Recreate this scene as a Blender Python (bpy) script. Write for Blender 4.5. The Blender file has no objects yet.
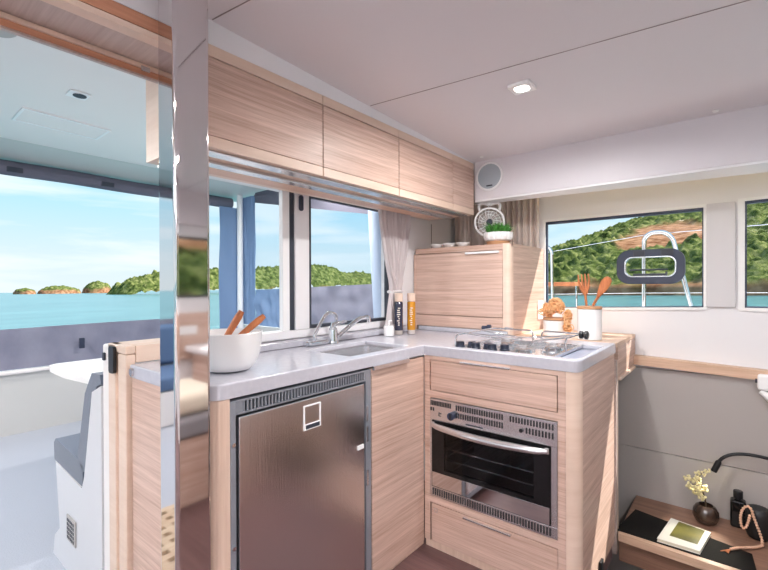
import bpy, bmesh, math, random
from mathutils import Vector, Matrix, noise
random.seed(7)
C = bpy.context.scene.collection
PI = math.pi
V = Vector

# ------------------------------------------------------------------ helpers
def lin(c):
    o = []
    for v in c[:3]:
        v = v / 255.0
        o.append(v / 12.92 if v <= .04045 else ((v + .055) / 1.055) ** 2.4)
    return (o[0], o[1], o[2], 1.0)

class MB:
    def __init__(s): s.bm = bmesh.new()
    def box(s, a, b, bev=0.0, seg=2):
        lo = [min(a[i], b[i]) for i in range(3)]; hi = [max(a[i], b[i]) for i in range(3)]
        vs = [s.bm.verts.new((x, y, z)) for x in (lo[0], hi[0]) for y in (lo[1], hi[1]) for z in (lo[2], hi[2])]
        q = [(0,1,3,2),(4,6,7,5),(0,4,5,1),(2,3,7,6),(0,2,6,4),(1,5,7,3)]
        fs = [s.bm.faces.new([vs[i] for i in f]) for f in q]
        if bev > 0:
            es = list({e for f in fs for e in f.edges})
            bmesh.ops.bevel(s.bm, geom=es, offset=bev, segments=seg, profile=.5, affect='EDGES')
        return s
    def hexa(s, p):
        # eight corners: 4 of one end, 4 of the other, same winding
        vs = [s.bm.verts.new(v) for v in p]
        for f in ((3,2,1,0),(4,5,6,7),(0,1,5,4),(1,2,6,5),(2,3,7,6),(3,0,4,7)):
            s.bm.faces.new([vs[i] for i in f])
        return s
    def prism(s, pts, ax, a, b):
        # 2-D outline swept along an axis. outline axes are the remaining two in order
        def P(u, v, w):
            return {'x': (w, u, v), 'y': (u, w, v), 'z': (u, v, w)}[ax]
        n = len(pts)
        A = [s.bm.verts.new(P(u, v, a)) for u, v in pts]; B = [s.bm.verts.new(P(u, v, b)) for u, v in pts]
        s.bm.faces.new(A); s.bm.faces.new(B[::-1])
        for i in range(n):
            s.bm.faces.new((A[i], B[i], B[(i+1) % n], A[(i+1) % n]))
        return s
    def frame(s, o, i, ax, a, b):
        # ring between outlines o and i (same count)
        def P(u, v, w):
            return {'x': (w, u, v), 'y': (u, w, v), 'z': (u, v, w)}[ax]
        n = len(o)
        R = [[s.bm.verts.new(P(u, v, w)) for u, v in q] for q, w in ((o, a), (o, b), (i, b), (i, a))]
        for k in range(4):
            X, Y = R[k], R[(k+1) % 4]
            for j in range(n):
                s.bm.faces.new((X[j], X[(j+1) % n], Y[(j+1) % n], Y[j]))
        return s
    def tube(s, path, r, seg=10, closed=False, cap=True):
        path = [V(p) for p in path]; n = len(path); rings = []
        rr = r if isinstance(r, (list, tuple)) else [r] * n
        up = None
        for i, p in enumerate(path):
            if closed: t = path[(i+1) % n] - path[i-1]
            else: t = path[min(i+1, n-1)] - path[max(i-1, 0)]
            t.normalize()
            if up is None:
                up = V((0, 0, 1)) if abs(t.z) < .9 else V((1, 0, 0))
            sd = t.cross(up)
            if sd.length < 1e-6: sd = t.cross(V((0, 1, 0)))
            sd.normalize(); up = sd.cross(t).normalized()
            rings.append([s.bm.verts.new(p + (sd * math.cos(2*PI*k/seg) + up * math.sin(2*PI*k/seg)) * rr[i]) for k in range(seg)])
        m = n if closed else n - 1
        for i in range(m):
            a, b = rings[i], rings[(i+1) % n]
            for k in range(seg):
                s.bm.faces.new((a[k], a[(k+1) % seg], b[(k+1) % seg], b[k]))
        if cap and not closed:
            s.bm.faces.new(rings[0][::-1]); s.bm.faces.new(rings[-1])
        return s
    def cyl(s, p, q, r, seg=20): return s.tube([p, q], r, seg)
    def lathe(s, prof, c, seg=32, axis='z', cap=True):
        # prof: (radius, height) list
        rings = []
        for r, h in prof:
            ring = []
            for k in range(seg):
                a = 2*PI*k/seg; u, v = r*math.cos(a), r*math.sin(a)
                d = {'z': (u, v, h), 'y': (u, h, v), 'x': (h, u, v)}[axis]
                ring.append(s.bm.verts.new((c[0]+d[0], c[1]+d[1], c[2]+d[2])))
            rings.append(ring)
        for a, b in zip(rings, rings[1:]):
            for k in range(seg):
                s.bm.faces.new((a[k], a[(k+1) % seg], b[(k+1) % seg], b[k]))
        if cap:
            s.bm.faces.new(rings[0][::-1]); s.bm.faces.new(rings[-1])
        return s
    def ball(s, c, r, seg=12, rings=8, sc=(1,1,1)):
        m = Matrix.Translation(c) @ Matrix.Diagonal((r*sc[0], r*sc[1], r*sc[2], 1))
        bmesh.ops.create_uvsphere(s.bm, u_segments=seg, v_segments=rings, radius=1, matrix=m)
        return s
    def grid(s, f, nu, nv, thick=None):
        g = [[s.bm.verts.new(f(i/nu, j/nv)) for j in range(nv+1)] for i in range(nu+1)]
        fs = []
        for i in range(nu):
            for j in range(nv):
                fs.append(s.bm.faces.new((g[i][j], g[i+1][j], g[i+1][j+1], g[i][j+1])))
        if thick:
            bmesh.ops.recalc_face_normals(s.bm, faces=fs)
            bmesh.ops.solidify(s.bm, geom=fs, thickness=thick)
        return s
    def build(s, name, m, parent=None, smooth=35, origin=None, sub=0):
        bm = s.bm
        bmesh.ops.recalc_face_normals(bm, faces=bm.faces)
        ang = math.radians(smooth)
        for f in bm.faces: f.smooth = True
        for e in bm.edges:
            if len(e.link_faces) == 2 and e.calc_face_angle(0) > ang: e.smooth = False
        if parent is not None:
            o0 = wloc[parent.name]
        elif origin is not None: o0 = V(origin)
        else:
            xs = [v.co for v in bm.verts]
            lo = V([min(c[i] for c in xs) for i in range(3)]); hi = V([max(c[i] for c in xs) for i in range(3)])
            o0 = V(((lo.x+hi.x)/2, (lo.y+hi.y)/2, lo.z))
        for v in bm.verts: v.co -= o0
        me = bpy.data.meshes.new(name); bm.to_mesh(me); bm.free()
        me.materials.append(m)
        ob = bpy.data.objects.new(name, me); C.objects.link(ob)
        if parent is not None: ob.parent = parent
        else: ob.location = o0
        wloc[ob.name] = o0.copy()
        wn = ob.modifiers.new('weighted_normals', 'WEIGHTED_NORMAL'); wn.keep_sharp = True; wn.weight = 100
        if sub:
            md = ob.modifiers.new('sub', 'SUBSURF'); md.levels = sub; md.render_levels = sub
        return ob
wloc = {}

def thing(name, label, cat, loc, group=None, kind=None):
    o = bpy.data.objects.new(name, None); C.objects.link(o); o.location = loc
    o.empty_display_size = .05; wloc[o.name] = V(loc)
    return tag(o, label, cat, group, kind)
def tag(o, label=None, cat=None, group=None, kind=None):
    if label: o['label'] = label
    if cat: o['category'] = cat
    if group: o['group'] = group
    if kind: o['kind'] = kind
    return o
def struct(name, mb, m, parent=None, **k):
    o = mb.build(name, m, parent, **k)
    if parent is None: o['kind'] = 'structure'
    return o
def sthing(name, loc):
    o = bpy.data.objects.new(name, None); C.objects.link(o); o.location = loc
    wloc[o.name] = V(loc); o['kind'] = 'structure'; return o
def copy_tree(o, parent=None, delta=None):
    c = o.copy(); C.objects.link(c)
    wloc[c.name] = wloc[o.name] + (delta or V((0,0,0)))
    if parent is not None: c.parent = parent
    elif delta is not None: c.location = o.location + delta
    for ch in list(o.children): copy_tree(ch, c, delta)
    return c
def rrect(x0, y0, x1, y1, r, n=6):
    out = []
    for cx, cy, a0 in ((x1-r, y1-r, 0), (x0+r, y1-r, 90), (x0+r, y0+r, 180), (x1-r, y0+r, 270)):
        for k in range(n+1):
            a = math.radians(a0 + 90*k/n); out.append((cx + r*math.cos(a), cy + r*math.sin(a)))
    return out
def bez(a, b, c, d, n=12):
    a, b, c, d = V(a), V(b), V(c), V(d)
    return [a*(1-t)**3 + b*3*t*(1-t)**2 + c*3*t*t*(1-t) + d*t**3 for t in [i/n for i in range(n+1)]]
def arcpath(pts, r, n=5):
    # round the corners of a polyline
    pts = [V(p) for p in pts]; out = [pts[0]]
    for i in range(1, len(pts)-1):
        p, a, b = pts[i], pts[i-1], pts[i+1]
        u = (a-p).normalized(); w = (b-p).normalized()
        rr = min(r, (a-p).length*.49, (b-p).length*.49)
        s, e = p+u*rr, p+w*rr
        for k in range(n+1):
            t = k/n; out.append(s*(1-t)**2 + p*2*t*(1-t) + e*t*t)
    out.append(pts[-1]); return out

# ------------------------------------------------------------------ materials
def newmat(name):
    m = bpy.data.materials.new(name); m.use_nodes = True
    nt = m.node_tree; nt.nodes.clear()
    out = nt.nodes.new('ShaderNodeOutputMaterial'); b = nt.nodes.new('ShaderNodeBsdfPrincipled')
    nt.links.new(b.outputs[0], out.inputs[0]); return m, nt, b, out
def plain(name, c, rough=.5, metal=0, spec=.5, coat=0, bump=None, var=None, sheen=0, em=None, coatr=.1):
    m, nt, b, out = newmat(name)
    b.inputs['Base Color'].default_value = lin(c); b.inputs['Roughness'].default_value = rough
    b.inputs['Metallic'].default_value = metal; b.inputs['Specular IOR Level'].default_value = spec
    b.inputs['Coat Weight'].default_value = coat; b.inputs['Coat Roughness'].default_value = coatr
    b.inputs['Sheen Weight'].default_value = sheen
    if em:
        b.inputs['Emission Color'].default_value = lin(em[0]); b.inputs['Emission Strength'].default_value = em[1]
    if bump or var:
        tc = nt.nodes.new('ShaderNodeTexCoord')
    if bump:   # (scale, strength, stretch)
        mp = nt.nodes.new('ShaderNodeMapping'); mp.inputs['Scale'].default_value = bump[2] if len(bump) > 2 else (1,1,1)
        n = nt.nodes.new('ShaderNodeTexNoise'); n.inputs['Scale'].default_value = bump[0]; n.inputs['Detail'].default_value = 4
        bp = nt.nodes.new('ShaderNodeBump'); bp.inputs['Strength'].default_value = bump[1]; bp.inputs['Distance'].default_value = .01
        nt.links.new(tc.outputs['Object'], mp.inputs[0]); nt.links.new(mp.outputs[0], n.inputs['Vector'])
        nt.links.new(n.outputs[0], bp.inputs['Height']); nt.links.new(bp.outputs[0], b.inputs['Normal'])
    if var:    # (color2, scale, stretch)
        mp = nt.nodes.new('ShaderNodeMapping'); mp.inputs['Scale'].default_value = var[2] if len(var) > 2 else (1,1,1)
        n = nt.nodes.new('ShaderNodeTexNoise'); n.inputs['Scale'].default_value = var[1]; n.inputs['Detail'].default_value = 5
        rp = nt.nodes.new('ShaderNodeValToRGB'); rp.color_ramp.elements[0].position = .35; rp.color_ramp.elements[1].position = .65
        rp.color_ramp.elements[0].color = lin(c); rp.color_ramp.elements[1].color = lin(var[0])
        nt.links.new(tc.outputs['Object'], mp.inputs[0]); nt.links.new(mp.outputs[0], n.inputs['Vector'])
        nt.links.new(n.outputs[0], rp.inputs[0]); nt.links.new(rp.outputs[0], b.inputs['Base Color'])
    return m
def wood(name, c1, c2, st=(1.6, 1.6, 70), rough=.45, seedv=0.0, coat=.04):
    m, nt, b, out = newmat(name)
    tc = nt.nodes.new('ShaderNodeTexCoord'); mp = nt.nodes.new('ShaderNodeMapping')
    mp.inputs['Scale'].default_value = st; mp.inputs['Location'].default_value = (seedv, seedv*1.7, seedv)
    n1 = nt.nodes.new('ShaderNodeTexNoise'); n1.inputs['Scale'].default_value = 1.0; n1.inputs['Detail'].default_value = 3; n1.inputs['Roughness'].default_value = .6
    n2 = nt.nodes.new('ShaderNodeTexNoise'); n2.inputs['Scale'].default_value = 3.3; n2.inputs['Detail'].default_value = 4; n2.inputs['Roughness'].default_value = .7
    mx = nt.nodes.new('ShaderNodeMath'); mx.operation = 'MULTIPLY_ADD'; mx.inputs[1].default_value = .55
    ad = nt.nodes.new('ShaderNodeMath'); ad.operation = 'MULTIPLY'; ad.inputs[1].default_value = .5
    rp = nt.nodes.new('ShaderNodeValToRGB'); rp.color_ramp.elements[0].position = .36; rp.color_ramp.elements[1].position = .66
    rp.color_ramp.elements[0].color = lin(c2); rp.color_ramp.elements[1].color = lin(c1)
    nt.links.new(tc.outputs['Object'], mp.inputs[0])
    nt.links.new(mp.outputs[0], n1.inputs['Vector']); nt.links.new(mp.outputs[0], n2.inputs['Vector'])
    nt.links.new(n2.outputs[0], ad.inputs[0]); nt.links.new(n1.outputs[0], mx.inputs[0]); nt.links.new(ad.outputs[0], mx.inputs[2])
    nt.links.new(mx.outputs[0], rp.inputs[0]); nt.links.new(rp.outputs[0], b.inputs['Base Color'])
    bp = nt.nodes.new('ShaderNodeBump'); bp.inputs['Strength'].default_value = .08; bp.inputs['Distance'].default_value = .002
    nt.links.new(mx.outputs[0], bp.inputs['Height']); nt.links.new(bp.outputs[0], b.inputs['Normal'])
    b.inputs['Roughness'].default_value = rough; b.inputs['Coat Weight'].default_value = coat; b.inputs['Coat Roughness'].default_value = .25
    return m
def glassmat(name, tint=(1,1,1), refl=1.0):
    m = bpy.data.materials.new(name); m.use_nodes = True; nt = m.node_tree; nt.nodes.clear()
    out = nt.nodes.new('ShaderNodeOutputMaterial'); mix = nt.nodes.new('ShaderNodeMixShader')
    t = nt.nodes.new('ShaderNodeBsdfTransparent'); t.inputs[0].default_value = (*tint, 1)
    g = nt.nodes.new('ShaderNodeBsdfGlossy'); g.inputs['Roughness'].default_value = .02
    f = nt.nodes.new('ShaderNodeFresnel'); f.inputs[0].default_value = 1.35
    mu = nt.nodes.new('ShaderNodeMath'); mu.operation = 'MULTIPLY'; mu.inputs[1].default_value = refl
    gm_ = nt.nodes.new('ShaderNodeNewGeometry'); iv = nt.nodes.new('ShaderNodeMath'); iv.operation = 'SUBTRACT'; iv.inputs[0].default_value = 1
    nt.links.new(gm_.outputs['Backfacing'], iv.inputs[1]); m2 = nt.nodes.new('ShaderNodeMath'); m2.operation = 'MULTIPLY'
    nt.links.new(f.outputs[0], mu.inputs[0]); nt.links.new(mu.outputs[0], m2.inputs[0]); nt.links.new(iv.outputs[0], m2.inputs[1]); nt.links.new(m2.outputs[0], mix.inputs[0])
    nt.links.new(t.outputs[0], mix.inputs[1]); nt.links.new(g.outputs[0], mix.inputs[2]); nt.links.new(mix.outputs[0], out.inputs[0])
    return m

M = {}
M['oak']   = wood('oak_veneer', (224,195,180), (182,147,128))
M['oak_v'] = wood('oak_upright_veneer', (226,200,182), (208,178,158), st=(45,45,1.2))
M['oak_lip'] = wood('pale_oak_edging', (232,208,190), (220,192,172), st=(1.2,1.2,12))
M['oak_top'] = wood('oak_ledge', (224,192,166), (196,160,134), st=(2,60,40))
M['oak_warm'] = wood('warm_oak', (206,150,118), (180,122,92), st=(40,1.2,40))
M['oak_pel'] = wood('pelmet_oak', (222,184,160), (202,160,136), st=(40,1.2,40))
M['oak_shelf'] = wood('shelf_oak', (152,116,96), (122,90,74), st=(1.5,45,45))
M['oak_dull'] = wood('grey_oak', (196,178,170), (176,156,148), st=(1.5,45,45))
M['floor'] = wood('dark_floor', (112,84,82), (84,60,60), st=(2,40,40), rough=.3)
M['ceil']  = plain('ceiling_gelcoat', (224,220,224), rough=.5, spec=.5)
M['white'] = plain('white_gelcoat', (238,237,239), rough=.35)
M['cream'] = plain('cream_panel', (216,214,216), rough=.4)
M['whitepl'] = plain('white_plastic', (246,246,246), rough=.3)
M['ckwhite'] = plain('cockpit_gelcoat', (240,233,229), rough=.3)
M['ckcream'] = plain('cockpit_side_gelcoat', (206,204,200), rough=.35)
M['benchwhite'] = plain('bench_gelcoat', (214,213,216), rough=.3)
M['deckgrey'] = plain('nonskid_deck', (176,180,190), rough=.5, bump=(160, .25))
M['greywall'] = plain('grey_lining', (178,172,168), rough=.35)
M['stone'] = plain('grey_solid_surface', (198,197,205), rough=.2, var=((191,190,199), 60))
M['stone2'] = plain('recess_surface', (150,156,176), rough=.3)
M['steel'] = plain('polished_steel', (222,218,218), rough=.05, metal=1)
M['brush'] = plain('brushed_steel', (236,232,232), rough=.24, metal=1, bump=(30, .05, (8,8,.4)))
M['steelmid'] = plain('satin_steel', (222,220,222), rough=.22, metal=.9)
M['greysteel'] = plain('grey_steel_trim', (158,164,174), rough=.25, metal=.45)
M['chrome'] = plain('chrome', (226,228,232), rough=.04, metal=1)
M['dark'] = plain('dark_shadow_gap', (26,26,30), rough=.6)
M['black'] = plain('black_plastic', (22,23,27), rough=.35)
M['rubber'] = plain('dark_rubber', (54,58,70), rough=.6)
M['ctrl'] = plain('black_blue_knob', (30,36,54), rough=.35)
M['navy'] = plain('dark_blue_plastic', (46,54,76), rough=.45)
M['speaker'] = plain('speaker_mesh', (176,186,194), rough=.6, bump=(900, .4))
M['taupe'] = plain('taupe_curtain', (212,198,190), rough=.9, sheen=.3, bump=(300, .2))
M['taupe2'] = plain('sheer_grey_curtain', (206,196,196), rough=.9, sheen=.3, bump=(300, .2))
M['canvas'] = plain('grey_blue_canvas', (126,126,144), rough=.85, bump=(7, .7), var=((142,142,158), 4, (1,1,.6)))
M['canvasblue'] = plain('blue_canvas', (124,150,186), rough=.85, bump=(9, .5))
M['blind'] = plain('pale_blue_canvas', (178,192,214), rough=.85, bump=(12,.3))
M['roll'] = plain('dark_rolled_canvas', (104,102,116), rough=.8, bump=(30, .3))
M['cush'] = plain('slate_cushion', (88,98,116), rough=.9, sheen=.3, bump=(220, .2))
M['cushgrey'] = plain('grey_upholstery', (150,146,150), rough=.9, sheen=.2, bump=(200,.2))
M['pillow'] = plain('cream_pillow', (238,226,206), rough=.9)
M['cushblue'] = plain('blue_cushion', (88,112,146), rough=.9)
M['ceramic'] = plain('white_ceramic', (242,242,242), rough=.25, coat=.3)
M['teak'] = wood('utensil_wood', (200,124,76), (168,92,52), st=(60,60,6), rough=.5)
M['bamboo'] = wood('bamboo_lid', (204,156,116), (180,130,92), st=(6,60,60), rough=.5)
M['straw'] = plain('tan_loofah', (248,206,156), rough=.9, bump=(120, .5), var=((228,164,108), 40))
M['amber'] = plain('amber_oil', (206,140,36), rough=.12, coat=.4)
M['ink'] = plain('dark_bottle', (52,52,72), rough=.12, coat=.4)
M['label'] = plain('pale_lettering', (214,204,190), rough=.5)
M['clearbase'] = plain('thick_glass_base', (196,186,180), rough=.1)
M['grass'] = plain('grass_blades', (74,146,52), rough=.6, var=((52,112,40), 60))
M['soil'] = plain('potting_soil', (70,50,38), rough=.9)
M['terracotta'] = plain('tan_pot_base', (206,160,120), rough=.7)
M['glassvase'] = plain('dark_amber_glass', (58,44,36), rough=.08, coat=.6)
M['blossom'] = plain('cream_blossom', (226,216,168), rough=.8)
M['twig'] = plain('twig_bark', (84,66,46), rough=.8)
M['matte'] = plain('black_leather', (16,14,13), rough=.8, spec=.25, bump=(300,.15))
M['blackjar'] = plain('black_woven_jar', (30,30,32), rough=.5)
M['blackgloss'] = plain('black_glass_bottle', (18,18,20), rough=.1)
M['bead'] = plain('rosy_wood_bead', (222,178,150), rough=.4)
M['paper'] = plain('white_book_cover', (240,238,226), rough=.4)
M['pages'] = plain('book_pages', (226,220,200), rough=.7)
M['photo'] = plain('olive_cover_picture', (128,122,48), rough=.4, var=((90,88,36), 9))
M['ovenglass'] = glassmat('smoked_oven_glass', (.55,.54,.55), 1.3)
M['enamel'] = plain('oven_enamel', (112,108,110), rough=.35)
M['glass'] = glassmat('window_glass', (.97,.98,.98), .45)
M['pet'] = glassmat('clear_vinyl_window', (.93,.96,.98), .3)
M['lens'] = plain('lit_lamp_lens', (255,250,240), em=((255,248,240), 6.0))
M['led'] = plain('warm_cove_light', (255,236,150), em=((255,228,120), 1.6))
M['grate'] = wood('teak_grating', (214,190,160), (190,160,130), st=(30,3,30))

# ------------------------------------------------------------------ camera
f = 432.0
yaw, pit, rol = math.radians(39.265), math.radians(.275), math.radians(-.205)
F0 = V((-math.sin(yaw), math.cos(yaw), 0)); R0 = V((math.cos(yaw), math.sin(yaw), 0)); U0 = V((0,0,1))
FW = F0*math.cos(pit) - U0*math.sin(pit); U1 = U0*math.cos(pit) + F0*math.sin(pit)
RT = R0*math.cos(rol) + U1*math.sin(rol); UP = U1*math.cos(rol) - R0*math.sin(rol)
cam = bpy.data.cameras.new('camera'); co = bpy.data.objects.new('camera', cam); C.objects.link(co)
mw = Matrix((RT, UP, -FW)).transposed().to_4x4(); mw.translation = (0, 0, 1.2); co.matrix_world = mw
cam.sensor_width = 36; cam.lens = f/768*36; cam.shift_y = 1.8/768; cam.clip_start = .05; cam.clip_end = 30000
bpy.context.scene.camera = co

# ------------------------------------------------------------------ setting: cabin shell
CZ = lambda y: 1.928 + .04*(2.35 - y)          # the headliner rises towards the middle of the boat
def ceil_panel():
    mb = MB()
    mb.hexa([(-1.62,-2.6,CZ(-2.6)), (1.32,-2.6,CZ(-2.6)), (1.32,2.80,CZ(2.80)), (-1.62,2.80,CZ(2.80)),
             (-1.62,-2.6,CZ(-2.6)+.06), (1.32,-2.6,CZ(-2.6)+.06), (1.32,2.80,CZ(2.80)+.06), (-1.62,2.80,CZ(2.80)+.06)])
    return mb
ceiling = struct('ceiling', ceil_panel(), M['ceil'])
sm = plain('headliner_seam', (150,140,140), rough=.7)
def seam(p, q, w=.004):
    mb = MB(); a, b = V(p), V(q); a.z = CZ(a.y) ; b.z = CZ(b.y)
    d = (b-a).normalized(); n = V((-d.y, d.x, 0))*w/2; u = V((0,0,.0015))
    mb.hexa([a-n-u, a+n-u, b+n-u, b-n-u, a-n+u, a+n+u, b+n+u, b-n+u]); return mb
struct('headliner_seam', seam((-1.215,1.398,0), (1.28,1.649,0), .003), sm, ceiling)
struct('headliner_seam', seam((-1.215,.68,0), (1.28,.96,0), .003), sm, ceiling)
struct('headliner_seam', seam((-.55,.75,0), (-.55,-2.5,0)), sm, ceiling)

fl = MB()
fl.box((-1.62,-2.6,-.06), (-.445,2.2,0)); fl.box((-.445,-2.6,-.06), (.80,1.75,0)); fl.box((.80,-2.6,-.06), (1.3,2.6,0))
struct('floor', fl, M['floor'])
struct('floor_hull', MB().box((-1.2,1.4,-.96), (1.3,2.745,-.90)), M['floor'])

# port wall (with the two hill windows): lining below, pillar, band above
yw = 2.745
W1 = ((-.933,1.050), (-.131,1.078), (-.131,1.590), (-.933,1.590))
W2 = ((.029,1.080), (.95,1.085), (.95,1.62), (.029,1.601))
wp = MB()
def pw(pts, y0=2.745, y1=2.80): wp.prism(pts, 'y', y0, y1)
pw([(-1.62,.0),(1.32,.0),(1.32,.79),(-1.62,.79)], 2.745, 2.80)
pw([(-1.62,.79),(1.32,.79),(1.32,1.09),(.95,1.085),(.029,1.08),(-.131,1.078),(-.933,1.05),(-1.62,1.03)])
pw([(-1.62,1.03),(-.933,1.05),(-.933,1.59),(-1.62,1.57)])
pw([(-.131,1.078),(.029,1.08),(.029,1.601),(-.131,1.59)])
pw([(.95,1.085),(1.32,1.09),(1.32,1.63),(.95,1.62)])
pw([(-1.62,1.57),(-.933,1.59),(-.131,1.59),(.029,1.601),(.95,1.62),(1.32,1.63),(1.32,1.95),(-1.62,1.95)])
struct('wall_port', wp, M['white'])
hl = MB(); hl.box((-1.2,2.72,-.9), (1.3,2.744,.296)); hl.box((-1.2,2.72,.300), (1.3,2.744,.74))
struct('wall_hull', hl, M['greywall'])
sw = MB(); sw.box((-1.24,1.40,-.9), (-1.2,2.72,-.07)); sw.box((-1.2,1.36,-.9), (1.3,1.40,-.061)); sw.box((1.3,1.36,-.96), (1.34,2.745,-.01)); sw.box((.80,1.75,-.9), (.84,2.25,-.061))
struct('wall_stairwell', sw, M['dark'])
# pale pillar cover between the windows
struct('trim_1', MB().box((-.121,2.728,1.082), (-.006,2.744,1.603), .004), M['cream'])
# wooden ledge strip under the white panel
struct('trim_2', MB().hexa([(-.437,2.69,.760),(-.437,2.743,.760),(1.28,2.743,.705),(1.28,2.69,.705),
                            (-.437,2.69,.808),(-.437,2.743,.808),(1.28,2.743,.752),(1.28,2.69,.752)]), M['oak_top'])
# forward wall
xf = 1.30
wf = MB()
wf.box((xf,-2.6,0), (xf+.06,2.7445,1.10)); wf.box((xf,-2.6,1.60), (xf+.06,2.745,2.1))
for a, b in ((-2.6,-2.3), (-.75,-.6), (.95,1.10), (2.6,2.745)): wf.box((xf,a,1.10), (xf+.06,b,1.60))
struct('wall_forward', wf, M['white'])
struct('baseboard_forward', MB().box((xf-.03,-2.55,.60), (xf,2.7,.975), .004), M['oak'])
for n, (a, b) in enumerate(((-2.3,-.75), (-.6,.95), (1.10,2.6))):
    w = struct('window_%d' % (5+n), MB().box((xf+.02,a,1.10), (xf+.028,b,1.60)), M['glass'])
    struct('window_frame', MB().frame(rrect(a,1.10,b,1.60,.03), rrect(a+.02,1.12,b-.02,1.58,.03), 'x', xf-.004, xf+.018), M['black'], w)
# starboard wall behind the photographer: low, with one long window
ws = MB(); ws.box((-1.62,-2.66,0), (1.32,-2.6,.95)); ws.box((-1.62,-2.66,1.85), (1.32,-2.6,2.13))
for a, b in ((-1.62,-1.5), (-.12,.0), (1.2,1.32)): ws.box((a,-2.66,.95), (b,-2.6,1.85))
struct('wall_starboard', ws, M['white'])
for n, (a, b) in enumerate(((-1.5,-.12), (0,1.2))):
    struct('window_%d' % (8+n), MB().box((a,-2.635,.95), (b,-2.627,1.85)), M['glass'])
# aft bulkhead: below and beside the galley windows, and beyond the doorway
struct('wall_aft', MB().box((-1.80,.635,-.1), (-1.661,2.745,.915)), M['white'])
struct('wall_aft', MB().box((-1.66,-2.6,-.1), (-1.60,-1.25,1.85)).box((-1.64,-2.6,1.95), (-1.575,.70,2.13)), M['white'])
struct('wall_aft', MB().box((-1.64,1.98,.9555), (-1.575,2.745,1.66)), M['white'])
struct('wall_aft', MB().box((-1.64,.70,1.665), (-1.575,2.745,1.95)).box((-1.64,.70,1.630), (-1.575,1.979,1.6645)), M['white'])
struct('trim_13', MB().box((-1.72,.81,.9235), (-1.59,2.745,.955)).box((-1.64,.81,.9555), (-1.575,1.979,.992), .004), M['white'])
struct('trim_14', MB().box((-1.64,1.283,.9925), (-1.575,1.367,1.6295), .003), M['white'])
struct('trim_12', MB().box((-1.5735,2.42,.96), (-1.571,2.425,1.60)), sm)
# white fascia above the wall cabinets and above the door head
struct('trim_3', MB().prism([(-2.55,1.92),(2.345,1.924),(2.345,CZ(2.345)+.005),(-2.55,CZ(-2.55)+.005)], 'x', -1.27, -1.222), M['white'])
# soffit above the port windows (speaker baffle), lip and cove light
struct('trim_4', MB().box((-1.216,2.35,1.703), (1.29,2.375,1.945), .003), M['ceil'])
lip = MB(); lip.prism([(-1.216,2.352),(1.29,2.352),(1.29,2.66),(-1.216,2.44)], 'z', 1.692, 1.7025)
struct('trim_5', lip, M['white'])
struct('trim_6', MB().box((-.94,2.52,1.80), (1.25,2.54,1.81)), M['led'])
struct('trim_11', MB().box((1.22,-2.55,1.692), (1.299,2.34,1.985), .003), M['ceil'])
# door head left of the post: cabin-side edge, underside, door rail
dh = sthing('trim_7', (-1.3,-1,1.83))
struct('fascia_board', MB().box((-1.262,-2.55,1.886), (-1.222,.60,1.921)), M['oak_warm'], dh)
struct('edge_strip', MB().box((-1.262,-2.55,1.866), (-1.220,.60,1.885), .005), M['oak_lip'], dh)
struct('soffit_board', MB().box((-1.40,-2.55,1.868), (-1.262,.60,1.88)), M['oak_dull'], dh)
struct('door_rail', MB().box((-1.402,-2.55,1.836), (-1.385,.60,1.852)), M['oak_warm'], dh)
struct('rail_edge', MB().box((-1.402,-2.55,1.853), (-1.381,.60,1.8675), .003), M['oak_lip'], dh)
struct('door_track', MB().box((-1.402,-2.55,1.830), (-1.388,.60,1.8355)), M['oak_dull'], dh)
struct('rail_screw', MB().box((-1.3845,.545,1.845), (-1.3805,.57,1.86), .001), M['steelmid'], dh)

# galley window 1 (left light, slid open) and 2
w1 = sthing('window_1', (-1.6,.95,.99))
struct('pane', MB().box((-1.606,.70,.993), (-1.600,1.217,1.629)), M['glass'], w1)
struct('window_frame', MB().box((-1.612,1.218,.992), (-1.584,1.258,1.632), .004), M['whitepl'], w1)
struct('gasket', MB().box((-1.610,1.2585,.993), (-1.584,1.2825,1.630)), M['rubber'], w1)
struct('window_latch', MB().frame(rrect(1.303,1.545,1.327,1.618,.011), rrect(1.309,1.552,1.321,1.611,.005), 'x', -1.574, -1.568), M['navy'], w1)
struct('latch_plate', MB().prism(rrect(1.306,1.548,1.324,1.615,.008), 'x', -1.575, -1.571), M['rubber'], w1)
w2 = sthing('window_2', (-1.6,1.67,.99))
struct('pane', MB().box((-1.606,1.385,.995), (-1.600,1.965,1.632)), M['glass'], w2)
struct('gasket', MB().frame(rrect(1.367,.993,1.982,1.6315,.004), rrect(1.384,1.010,1.970,1.620,.006), 'x', -1.608, -1.582), M['rubber'], w2)
# port windows
w3 = sthing('window_3', (-.53,2.76,1.05))
struct('pane', MB().prism([(-.931,1.053),(-.133,1.081),(-.133,1.588),(-.931,1.588)], 'y', 2.775, 2.781), M['glass'], w3)
struct('window_frame', MB().frame(list(W1), [(-.925,1.056),(-.139,1.084),(-.139,1.574),(-.925,1.574)], 'y', 2.750, 2.775), M['navy'], w3)
struct('reveal_trim', MB().frame([(-.947,1.037),(-.119,1.065),(-.119,1.604),(-.947,1.604)], [(-.931,1.052),(-.133,1.079),(-.133,1.589),(-.931,1.589)], 'y', 2.736, 2.7445), M['whitepl'], w3)
hr = struct('hatch_frame', MB().frame(rrect(-.531,1.199,-.211,1.388,.065,8), rrect(-.493,1.237,-.249,1.350,.038,8), 'y', 2.742, 2.774), M['navy'], w3)
struct('hatch_seal', MB().frame(rrect(-.494,1.236,-.248,1.351,.038,8), rrect(-.487,1.243,-.255,1.344,.034,8), 'y', 2.744, 2.772), M['steelmid'], hr)
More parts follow.
